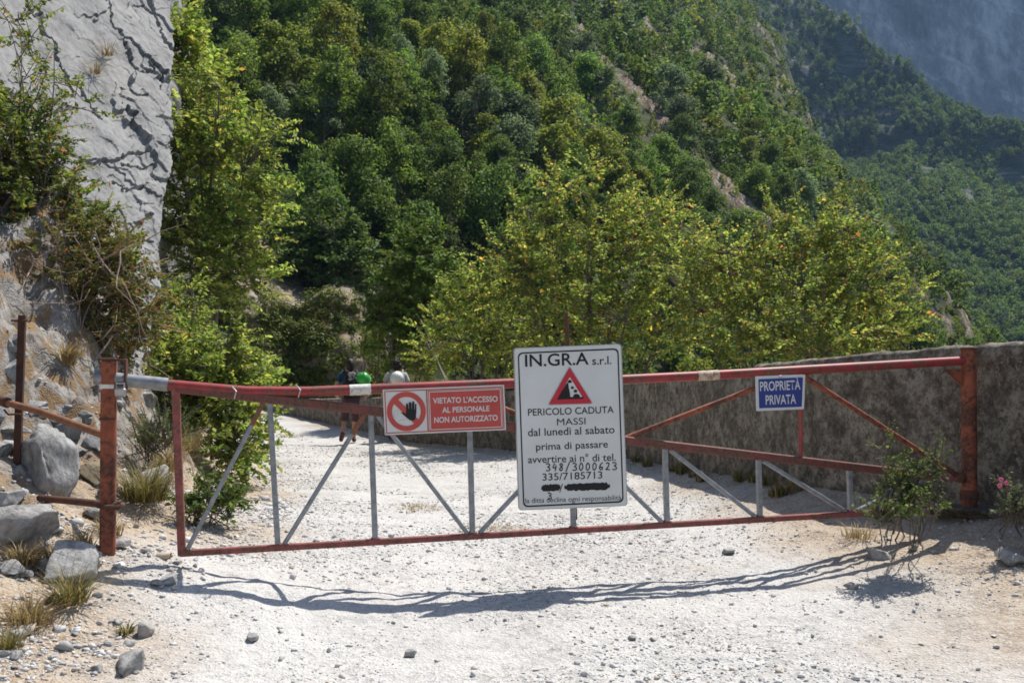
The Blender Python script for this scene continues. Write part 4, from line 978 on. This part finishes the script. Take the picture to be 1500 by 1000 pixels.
strokes('handwriting', hand('3', 217, 240, 765, 764, 24), 1.3, E+.0025, M_INK, ws)
rs = np.random.RandomState(12)
def blot(x0, x1, y, h):
    t = np.linspace(0, 1, 26); up = [Z(x0+(x1-x0)*a, y - h*(.7+.3*rs.uniform()) * (1 if .04 < a < .96 else .5) - 5*a) for a in t]; dn = [Z(x0+(x1-x0)*a, y + h*(.7+.3*rs.uniform())*(1 if .04 < a < .96 else .5) - 5*a) for a in t[::-1]]
    sheet('crossed_out_number', up+dn, E, M_INK, ws)
blot(192, 266, 724, 15); blot(281, 457, 720, 16); strokes('slash', [[Z(274, 706), Z(263, 740)]], 1.2, E, M_INK, ws)
tri = [Z(301, 257), Z(388, 396), Z(221, 401)]; cen = np.mean(tri, 0)
sc_ = lambda f: [cen + (np.array(p)-cen)*f for p in tri]
sheet('triangle', rrect(sc_(1.06), 4), E, M_GREYLINE, ws); sheet('triangle', rrect(sc_(1.0), 3.5), E+.0012, M_WRED, ws); sheet('triangle', rrect(sc_(.60), 1), E+.0024, M_SWHITE, ws)
sheet('pictogram', [Z(*p) for p in [(253, 382), (270, 352), (288, 322), (296, 314), (298, 335), (302, 352), (304, 372), (356, 372), (356, 378)]], E+.0036, M_INK, ws)
for cx, cy, rx, ry in ((302, 312, 8, 6), (312, 336, 6, 5), (324, 349, 7, 6), (328, 367, 13, 7)):
    sheet('pictogram', [Z(cx+rx*math.cos(a)*(1+.15*math.sin(3*a)), cy+ry*math.sin(a)) for a in np.linspace(0, 6.28, 12, False)], E+.0044, M_INK, ws)
# --- red no-entry sign
Z = lambda x, y: (400 + x/3.3333, 450 + y/3.3333)
RS = .04; r_ = thing('no_access_sign', G(650, 635, RS), 'red and white sign with a black hand in a prohibition ring hanging on the gate', 'sign', 'signs on the gate'); E = RS+.0015
sheet('panel', rrect([Z(535, 402), Z(1128, 378), Z(1138, 598), Z(546, 624)], 1.2), RS, M_SWHITE, r_, .004)
def lines4(cs, wd, mat, off=E): strokes('line', [[cs[i], cs[(i+1) % 4]] for i in range(4)], wd, off, mat, r_)
lines4([Z(545, 411), Z(1119, 388), Z(1128, 590), Z(555, 614)], 1.5, M_SRED); strokes('line', [[Z(749, 403), Z(758, 606)]], 1.8, E+.001, M_SRED, r_)
sheet('red_field', [Z(757, 408), Z(1114, 394), Z(1122, 587), Z(766, 602)], E+.001, M_SRED, r_)
lines4([Z(763, 413), Z(1109, 399), Z(1117, 583), Z(770, 597)], 1.1, M_SWHITE, E+.002)
cx, cy = 651, 508; an = np.linspace(0, 2*math.pi, 48, False)
ringsheet('prohibition_ring', [Z(cx+95*math.cos(a), cy+96*math.sin(a)) for a in an], [Z(cx+70*math.cos(a), cy+71*math.sin(a)) for a in an], E+.001, M_SRED, r_)
strokes('prohibition_bar', [[Z(594, 454), Z(708, 566)]], 8.6, E+.0018, M_SRED, r_)
hand_o = [(632, 512), (640, 514), (648, 522), (650, 500), (649, 480), (650, 470), (657, 469), (660, 480), (661, 496), (664, 496), (663, 478), (664, 463), (671, 461), (675, 470), (676, 496), (679, 496), (678, 470), (681, 459), (688, 459), (690, 470), (690, 498), (693, 498), (693, 478), (695, 470), (699, 471), (700, 480), (699, 520), (697, 540), (690, 550), (680, 553), (668, 550), (655, 541), (643, 530), (630, 518), (624, 512)]
sheet('hand_symbol', [Z(*p) for p in hand_o], E+.003, M_INK, r_)
strokes('face_outline', [[Z(615, 505), Z(598, 502), Z(588, 515), Z(590, 530), Z(600, 536)], [Z(604, 512), Z(606, 525), Z(614, 528)], [Z(612, 556), Z(625, 548), Z(645, 548)]], .5, E, M_GREYLINE, r_)
for s, L, R, c in [("VIETATO L'ACCESSO", (781, 469), (1097, 459), 27), ('AL PERSONALE', (826, 514), (1057, 505), 26), ('NON AUTORIZZATO', (787, 563), (1097, 551), 27)]:
    text('lettering', s, Z(*L), Z(*R), c/3.3333, E+.002, M_SWHITE, r_, .022)
for x, y in ((552, 408), (1117, 384), (1127, 592), (553, 617)): MB().lathe(G(*Z(x, y), RS), [(.006, 0), (.006, .003), (.002, .005)], 8, GN).build('bolt', M_ALU, r_)
# --- blue private property sign
Z = lambda x, y: (900 + x/3.125, 480 + y/3.125)
BS = .045; bl = thing('private_property_sign', G(1143, 600, BS), 'small blue sign with white capital letters hanging on the right half of the gate', 'sign', 'signs on the gate'); E = BS+.0015
sheet('panel', rrect([Z(645, 222), Z(874, 213), Z(868, 372), Z(650, 381)], 2), BS, M_SWHITE, bl, .004)
sheet('blue_field', rrect([Z(659, 235), Z(863, 226), Z(858, 361), Z(663, 368)], 1.5), E, M_SBLUE, bl)
text('lettering', 'PROPRIETÀ', Z(667, 289), Z(852, 281), 42/3.125, E+.0012, M_SWHITE, bl, .014); text('lettering', 'PRIVATA', Z(693, 351), Z(832, 346), 42/3.125, E+.0012, M_SWHITE, bl, .014)
text('fine_print', 'nnnn', Z(672, 376), Z(698, 375), 1.2, E, M_GREYLINE, bl) if False else None
for x, y in ((760, 222),): MB().box(G(*Z(x, y), BS+.004), .02, .006, .012, GD, bev=.002).build('clip', M_ALU, bl)

# ================================================================== STONES
def stone(px, py, w, seed, label, name='stone', cat='stone', group='loose stones on the ground', flatn=.7, mat=None, sink=.25, sub=2, ang=0, dep=None, cuts=9, lift=0, box=None, rough=.04):
    rs = np.random.RandomState(seed); c = ground_at(px, py) if dep is None else U(px, py, dep)
    d = c[1]; r = w/2/1500*d; V, F = rockverts(rs, sub, cuts, rough, box); V = V/np.abs(V[:, 0]).max()
    a = rs.uniform(0, 6.28) if not ang else ang; ca, sa = math.cos(a), math.sin(a)
    V = V*np.array([1, rs.uniform(.75, 1.05), flatn]); V = np.stack([V[:, 0]*ca-V[:, 1]*sa, V[:, 0]*sa+V[:, 1]*ca, V[:, 2]], -1)*r
    c = c + np.array([0, r*.5, r*flatn*(1-2*sink) + lift])
    o = link(name, npmesh(name, V, F, mat or M_STONE), None, c)
    return tag(o, label, cat, group)
big = [(62, 712, 74, 1.0, 'tall grey boulder standing behind the dark low pipe', 3), (215, 712, 95, .55, 'pale flat boulder behind the shaggy grass tuft', 4), (20, 662, 60, .3, 'flat grey slab stone lying near the foot of the rusty stake', 5), (12, 634, 50, .28, 'thin flat stone on top of the slab at the left edge', 6),
       (90, 705, 40, .9, 'small upright rock leaning on the tall grey boulder', 7), (22, 800, 108, .75, 'biggest squared pale stone block at the left edge', 8), (82, 850, 100, .75, 'lower squared pale stone block beside the gate post', 9), (5, 752, 66, .75, 'pale squared stone behind the biggest block', 10),
       (125, 700, 75, .45, 'brown flat rock between the dark pipe and the tall boulder', 11), (130, 760, 70, .4, 'flat grey rock under the dark pipe', 12), (170, 805, 42, .5, 'white angular stone in front of the left gate post', 13), (10, 845, 42, .8, 'grey rock in front of the biggest block at the left edge', 14),
       (33, 848, 26, .8, 'bluish angular rock next to the stone blocks', 15), (185, 985, 58, .8, 'pale yellowish angular stone at the bottom left', 16), (367, 940, 28, .65, 'white angular stone alone on the road at the left', 17), (210, 933, 24, .6, 'reddish grey stone above the yellowish one', 18), (140, 985, 30, .6, 'small pale flat stone left of the yellowish one', 19),
       (22, 940, 26, .8, 'dark blue-grey angular rock at the left edge', 20), (20, 965, 24, .8, 'small grey rock below the dark blue-grey one', 21), (245, 858, 30, .55, 'grey stone in the shadow of the gate at the left', 22), (1248, 862, 26, .5, 'white rounded stone at the right end of the gate shadow', 23), (1290, 820, 24, .7, 'pale stone under the tall green weeds', 24),
       (1490, 828, 60, .75, 'big pale rock at the right edge below the pink flowers', 25), (1338, 808, 22, .5, 'reddish flat stone on the soil right of the weeds', 26), (600, 963, 22, .6, 'dark grey stone in the lower middle of the road', 27), (545, 950, 0, 0, '', 0), (926, 938, 16, .6, 'grey pebble-like stone on the road below the sign shadow', 29), (1068, 812, 20, .5, 'pale stone between the gate and its shadow at the right', 30),
       (75, 885, 26, .7, 'brown stone below the lower squared block', 31), (60, 838, 36, .8, 'grey stone wedged between the squared blocks', 32), (150, 735, 40, .6, 'grey wedge of rock behind the left gate post', 33), (98, 640, 46, .8, 'grey lump of rock above the tall boulder', 34)]
for px, py, w_, fl, lab, sd in big:
    if w_: stone(px, py, w_, 500+sd, lab, flatn=fl, sink=.3 if w_ > 55 and sd not in (3, 8, 9, 10) else .22, sub=2 if w_ < 60 else 3, rough=.09 if w_ > 55 else .05, name='boulder' if w_ > 55 else 'stone', cat='boulder' if w_ > 55 else 'stone', cuts=6 if sd in (8, 9, 10) else 16, ang=.25 if sd in (8, 9, 10) else 0, box=np.array([1, .9, .8]) if sd in (8, 9, 10) else None, mat=M_BROWNROCK if sd in (11, 26, 31) else M_GREYROCK if sd in (3, 5, 6, 7, 33, 34, 12, 20) else None)
stone(1436, 762, 120, 640, 'low rough concrete footing block at the base of the right gate post', 'footing_block', 'concrete block', None, .26, M_WALL, .3, 3, .2, None, 5, 0, np.array([1, .7, .6]))
rs = np.random.RandomState(21); M_PALE = rock_mat('pale gravel stone', [(.34, .335, .33), (.48, .475, .46), (.55, .54, .53), (.46, .39, .31)], 14, crack=.3, bumpd=.01)
for i in range(95):
    px, py = rs.uniform(10, 1490), 770 + 225*rs.uniform()**.8
    if i % 3 == 0: px = rs.uniform(10, 330)
    left = px < 300 - (py-800)*.3
    stone(px, py, rs.uniform(6, 12)*(1.4 if left else 1), 1500+i, 'small loose stone on the tan soil at the left' if left else 'small loose stone on the white gravel of the road', flatn=rs.uniform(.45, .8), sub=1, cuts=9, mat=None if left else M_PALE, group='small stones on the soil' if left else 'small stones on the road')
# embedded rocks of the left bank
for i in range(34):
    px, py = rs.uniform(-10, 225), rs.uniform(500, 700); 
    stone(px, py, rs.uniform(12, 40), 1700+i, 'rough grey rock embedded in the steep left bank', 'bank_rock', 'rock', 'rocks in the left bank', rs.uniform(.6, 1.1), M_GREYROCK, .45, 2, 0, None, 12)
# the loose gravel itself: nobody could count it
n = 110000; rs = np.random.RandomState(31); yy = 3.7 + 19*rs.uniform(size=n)**2.2; xx = np.where(rs.uniform(size=n) < .2, xl(yy) + rs.normal(size=n)*.5, xl(yy)-.5 + (xr(yy)-xl(yy)+.5)*rs.uniform(size=n))
cl = fbm(xx*1.3, yy*1.3, 0, 3, 141); nb = 3400; yb = rs.uniform(4, 9, nb); xb = xl(yb) + .45 - np.abs(rs.normal(size=nb))*.75; xx = np.concatenate([xx, xb]); yy = np.concatenate([yy, yb]); n = len(xx); cl = fbm(xx*1.3, yy*1.3, 0, 3, 141)
isb = np.arange(n) >= n-nb; keep = (cl + rs.uniform(-.7, .7, n) > -.05 + 1.1*trackf(xx, yy)) & (np.abs(xx) < yy*.56) & (xx < xr(yy)-.03); xx, yy, isb = xx[keep], yy[keep], isb[keep]; n = len(xx)
rr = np.clip(.0030*rs.pareto(2.6, n) + .0036, 0, .017)*(1+.03*(yy-4))*np.where(isb, rs.uniform(1, 3.2, n), 1); V0, F0 = ICO0; F0 = np.array(F0)
TV = []
for q in range(12):
    v, _ = rockverts(np.random.RandomState(q), 0, 6, .0); v = V0 + .34*np.random.RandomState(q+60).normal(size=(12, 3)).clip(-1.3, 1.3); TV.append(v*[1, .8, .6])
TV = np.array(TV)[rs.randint(0, 12, n)]; a = rs.uniform(0, 6.28, n); ca, sa = np.cos(a)[:, None], np.sin(a)[:, None]
VV = np.stack([TV[..., 0]*ca-TV[..., 1]*sa, TV[..., 0]*sa+TV[..., 1]*ca, TV[..., 2]], -1)*rr[:, None, None] + np.stack([xx, yy, H(xx, yy)+rr*.25], -1)[:, None]
t = NT('loose gravel chips'); g = t.n('ShaderNodeNewGeometry').outputs['Random Per Island']
t.col(t.ramp(g, [(0, (.30, .295, .29)), (.15, (.42, .41, .40)), (.5, (.51, .50, .485)), (.88, (.57, .56, .54)), (.96, (.46, .39, .31)), (1, (.34, .26, .19))])); t.b.inputs['Roughness'].default_value = .9
tag(link('gravel', npmesh('gravel', VV.reshape(-1, 3), (F0[None]+12*np.arange(n)[:, None, None]).reshape(-1, 3), t.m)), kind='stuff')

# ================================================================== THE TWO WALKERS
def skin(name, chains, mat, parent, xf, extra=None, sub=2):
    """chains: list of [(key, xyz, radius)...]; equal keys are the same joint"""
    vs, rd, ed, idx = [], [], [], {}
    for ch in chains:
        prev = None
        for k, p, r in ch:
            if k not in idx: idx[k] = len(vs); vs.append(p); rd.append(r)
            if prev is not None: ed.append((prev, idx[k]))
            prev = idx[k]
    me = bpy.data.meshes.new(name); me.from_pydata(vs, ed, []); o = bpy.data.objects.new(name, me); COL.objects.link(o)
    md = o.modifiers.new('s', 'SKIN'); md.use_smooth_shade = True
    for i, sv in enumerate(me.skin_vertices[0].data):
        r = rd[i]; sv.radius = (r, r) if not isinstance(r, tuple) else r; sv.use_root = i == 0
    ss = o.modifiers.new('u', 'SUBSURF'); ss.levels = sub; ss.render_levels = sub
    dg = bpy.context.evaluated_depsgraph_get(); dg.update(); m2 = bpy.data.meshes.new_from_object(o.evaluated_get(dg)); bpy.data.objects.remove(o)
    n = len(m2.vertices); co = np.empty(n*3); m2.vertices.foreach_get('co', co); V = [tuple(q) for q in co.reshape(-1, 3)]; F = [tuple(p.vertices) for p in m2.polygons]
    b = MB(); b.add(V, F)
    if extra: extra(b)
    b.v = [tuple(xf(np.array(v))) for v in b.v]
    return b.build(name, mat, parent, True)
M_SKIN = flat('skin', (.42, .22, .14), .55, vary=.08); M_HAIR = flat('dark brown hair', (.022, .013, .010), .6, vary=.4, scale=60)
def hand_tubes(b, wp, dirn, sgn):
    d = unit(np.array(dirn, float)); side = np.array([0, 1.0, 0]); side = unit(side - d*np.dot(side, d)); pl = np.cross(d, side)
    b.tube([wp, wp+d*.035, wp+d*.085], [.024, .034, .030], 8)
    for k, (o, L) in enumerate(((-.027, .062), (-.009, .075), (.009, .072), (.026, .058))):
        s = wp + d*.082 + side*o; b.tube([s, s+d*L*.5+pl*.006*sgn, s+d*L*.85+pl*.022*sgn], [.0095, .009, .007], 6)
    s = wp + d*.03 + side*.03; b.tube([s, s+d*.035+side*.022, s+d*.06+side*.026], [.011, .010, .008], 6)
def walker(foot, yaw, hgt, label, top_mat, leg_mat, shoe_mat, armL, armR, curly, long_shorts=.44, flip=1):
    foot = np.array(foot, float); s = hgt/1.75; c_, s_ = math.cos(yaw), math.sin(yaw)
    xf = lambda p: foot + np.array([p[0]*c_-p[1]*s_, p[0]*s_+p[1]*c_, p[2]])*s
    e = thing('person', foot, label, 'person', 'walkers on the road')
    A, f = np.array, flip
    pel, wai, che, nec = (0, 0, .95), (0, .01, 1.10), (0, .03, 1.32), (0, .035, 1.50)
    hipR, kneR, ankR, toeR = (.09*f, .02, .90), (.12*f, .19, .53), (.10*f, .24, .10), (.12*f, .40, .035)
    hipL, kneL, ankL, toeL = (-.09*f, -.01, .90), (-.12*f, -.05, .50), (-.19*f, -.36, .24), (-.23*f, -.36, .07)
    def leg(t, h, k, a, to): return [('p', pel, .115), (t+'h', h, .088), (t+'m', tuple((A(h)+A(k))/2), .074), (t+'k', k, .056), (t+'c', tuple(A(k)*.62+A(a)*.38), .055), (t+'a', a, .036), (t+'t', to, .034)]
    def arm(t, x, el, wr): return [('c', che, (.155, .11)), (t+'s', (x, .02, 1.43), .056), (t+'e', el, .041), (t+'w', wr, .027)]
    def ex(b):
        hand_tubes(b, A(armL[1]), A(armL[1])-A(armL[0])*.9, 1); hand_tubes(b, A(armR[1]), A(armR[1])-A(armR[0])*.9, -1)
        h = A([0, .05, 1.63]); V, F = ICO2; b.add(h + V*[.074, .092, .112], F)                 # skull, nose, ears
        b.tube([h+[0, .085, .012], h+[0, .112, -.022]], [.010, .016], 6)
        for sx in (-1, 1):
            b.add(h+[.077*sx, 0, -.005]+ICO1[0]*[.012, .022, .034], ICO1[1]); b.add(h+[.03*sx, .083, .012]+ICO0[0]*[.013, .008, .009], ICO0[1])
        b.tube([h+[-.022, .088, -.055], h+[0, .094, -.056], h+[.022, .088, -.055]], .006, 5)
    skin('body', [[('p', pel, (.145, .11)), ('w', wai, (.135, .10)), ('c', che, (.165, .115)), ('n', nec, .055), ('hd', (0, .05, 1.60), .06)], leg('R', hipR, kneR, ankR, toeR), leg('L', hipL, kneL, ankL, toeL), arm('l', -.185, armL[0], armL[1]), arm('r', .185, armR[0], armR[1])], M_SKIN, e, xf, ex)
    def mid(a, b_, t): return tuple(A(a)*(1-t)+A(b_)*t)
    sl = .72
    skin('shirt', [[('c', che, (.195, .145)), ('n', (0, .03, 1.455), .085)], [('c', che, (.195, .145)), ('w', wai, (.175, .135)), ('p', (0, 0, .93), (.185, .145))], [('c', che, .1), ('ls', (-.19, .02, 1.43), .075), ('le', mid((-.19, .02, 1.43), armL[0], sl), .066)], [('c', che, .1), ('rs', (.19, .02, 1.43), .075), ('re', mid((.19, .02, 1.43), armR[0], sl), .066)]], top_mat, e, xf)
    def sh(t, h, k, a): return [('p', (0, 0, .93), (.165, .13)), (t+'h', h, .108), (t+'m', mid(h, k, .5), .095), (t+'k', mid(h, k, .97), .082), (t+'b', mid(k, a, .22), .078)]
    skin('shorts', [sh('R', hipR, kneR, ankR), sh('L', hipL, kneL, ankL)], leg_mat, e, xf)
    for an, to in ((ankR, toeR), (ankL, toeL)):
        an, to = A(an), A(to); d = unit(to-an); heel = an + A([0, -.055, -.05]) if an[2] < .15 else an + A([0, -.075, .01])
        skin('shoe', [[('a', tuple(an), .052), ('m', tuple((an+to)/2+A([0, 0, -.008])), .052), ('t', tuple(to), .044)], [('a', tuple(an), .052), ('h', tuple(heel), .042)]], shoe_mat, e, xf)
    b = MB(); V, F = ICO3; V = V.copy(); m = (V[:, 2] > -.25) | (V[:, 1] < -.1)
    k = 1.12 + (.10 if curly else .05)*fbm(V[:, 0]*4, V[:, 1]*4, V[:, 2]*4, 3, 151); k = np.where((V[:, 1] > .55) & (V[:, 2] < .45), .86, k)
    P = A([0, .045, 1.64]) + V*k[:, None]*[.083, .10, .118]
    b.add([xf(p) for p in P], F)
    if curly:
        rs = np.random.RandomState(5)
        for q in range(60):
            d = unit(rs.normal(size=3)); 
            if d[2] < -.3 or d[1] > .6: continue
            b.add([xf(A([0, .04, 1.645]) + d*[.09, .105, .122] + v*.026) for v in ICO1[0]], ICO1[1])
    else: b.tube([xf(A(p)) for p in [(0, -.06, 1.66), (0, -.09, 1.58), (.01, -.085, 1.50)]], [.07, .062, .03], 10)
    b.build('hair', M_HAIR, e, True); return e, xf
f1 = np.array(U(513, 648, 21.2)); f1[2] = fz(f1[0], f1[1])
M_TEAL = flat('navy teal cotton', (.012, .045, .075), .8, vary=.25); M_PLUM = flat('brown plum cotton', (.075, .04, .04), .85, vary=.25); M_SHOE = flat('dark red shoe', (.09, .03, .03), .6, vary=.3)
pe1, xf1 = walker(f1, .25, 1.74, 'walker in a teal shirt and brown knee-length shorts striding away along the road', M_TEAL, M_PLUM, M_SHOE, ((-.31, -.05, 1.20), (-.27, .16, 1.02)), ((.29, -.09, 1.19), (.31, .08, .97)), False)
f2 = np.array(U(581, 650, 21.6)); f2[2] = fz(f2[0], f2[1])
pe2, xf2 = walker(f2, .2, 1.68, 'walker with dark curly hair half hidden behind the red sign', flat('pale grey top', (.4, .38, .36), .8), flat('olive shorts', (.10, .09, .05), .85), flat('brown shoe', (.12, .07, .04), .7), ((-.29, -.06, 1.20), (-.30, .10, .98)), ((.26, -.05, 1.17), (.27, .08, .93)), True, flip=-1)
def pack(xf, label, m1, m2, wd):
    o = xf(np.array([0, -.22, 1.05])); e = thing('backpack', o, label, 'backpack', 'backpacks of the walkers')
    V, F = ICO3; q = np.sign(V)*np.abs(V)**.55; P = q*[wd, .105, .25]; P[:, 0] *= 1 - .18*np.clip(P[:, 2]/.25, 0, 1); P[:, 1] *= 1 - .25*np.clip(P[:, 2]/.25, -.2, 1)
    MB().add([xf(np.array([0, -.235, 1.24])+p) for p in P], F).build('bag', m1, e, True)
    P = q*[wd*.72, .05, .13]; MB().add([xf(np.array([0, -.335, 1.17])+p) for p in P], F).build('pocket', m1, e, True)
    P = q*[wd*.45, .03, .09]; MB().add([xf(np.array([0, -.32, 1.40])+p) for p in P], F).build('patterned_panel', m2, e, True)
    for sx in (-1, 1): MB().tube([xf(np.array(p)) for p in [(.11*sx, -.16, 1.46), (.13*sx, .0, 1.535), (.14*sx, .16, 1.44), (.16*sx, .14, 1.2), (.15*sx, -.15, 1.08)]], .02, 8).build('strap', m1, e, True)
pk = NT('patterned nylon'); pk.col(pk.ramp(pk.noise(pk.geo(), 26, 3), [(.45, (.03, .03, .035)), (.5, (.30, .28, .28)), (.6, (.42, .38, .38))]))
pack(xf1, 'black backpack with a grey patterned panel on the walker in teal', flat('black nylon', (.012, .012, .015), .7, vary=.4), pk.m, .165)
pack(xf2, 'grey backpack on the curly-haired walker', flat('grey nylon', (.30, .28, .27), .7, vary=.25), flat('light grey nylon', (.45, .43, .42), .7), .16)
def helmet(c, axis, mat, label, r=.135):
    e = thing('helmet', c, label, 'helmet', 'helmets hanging from the backpacks')
    MB().lathe(c, [(r*math.cos(a), r*.95*math.sin(a)) for a in np.linspace(0, 1.5, 10)], 24, axis).build('shell', mat, e, True)
    MB().lathe(c, [(r*.97, .004), (r*1.16, -.006), (r*1.15, -.016), (r*.95, -.012)], 24, axis).build('brim', mat, e, True)
    A_ = unit(np.array(axis, float)); ref = unit(np.cross(A_, [0, 0, 1])); MB().tube([c + r*.99*(ref*math.cos(a)*.0) + A_*0 + unit(np.cross(ref, A_))*r*1.0*math.cos(a)*.99 + A_*r*.97*math.sin(a) for a in np.linspace(.1, 3.04, 16)], .011, 6).build('ridge', mat, e, True)
helmet(xf1(np.array([.235, -.33, 1.36])), (.25, -.75, .6), flat('green plastic', (.035, .33, .05), .4, spec=.4, vary=.05), 'bright green helmet hanging on the black backpack', .135)
helmet(xf2(np.array([-.03, -.42, 1.37])), (-.15, -.9, .3), flat('white plastic', (.66, .66, .62), .3, spec=.5, vary=.04), 'white helmet hanging on the grey backpack', .135)

# ================================================================== AIR
hb = MB().box((150, 780, 260), 1900, 1680, 780).build('haze', None or bpy.data.materials.new('haze'), None, False, (0, 0, 0))
hm = hb.data.materials[0]; hm.use_nodes = True; ht = hm.node_tree; ht.nodes.clear()
ho = ht.nodes.new('ShaderNodeOutputMaterial'); hv = ht.nodes.new('ShaderNodeVolumePrincipled')
hv.inputs['Color'].default_value = (.38, .62, 1, 1); hv.inputs['Density'].default_value = .00014; hv.inputs['Anisotropy'].default_value = .2
ht.links.new(hv.outputs[0], ho.inputs['Volume']); tag(hb, kind='stuff')
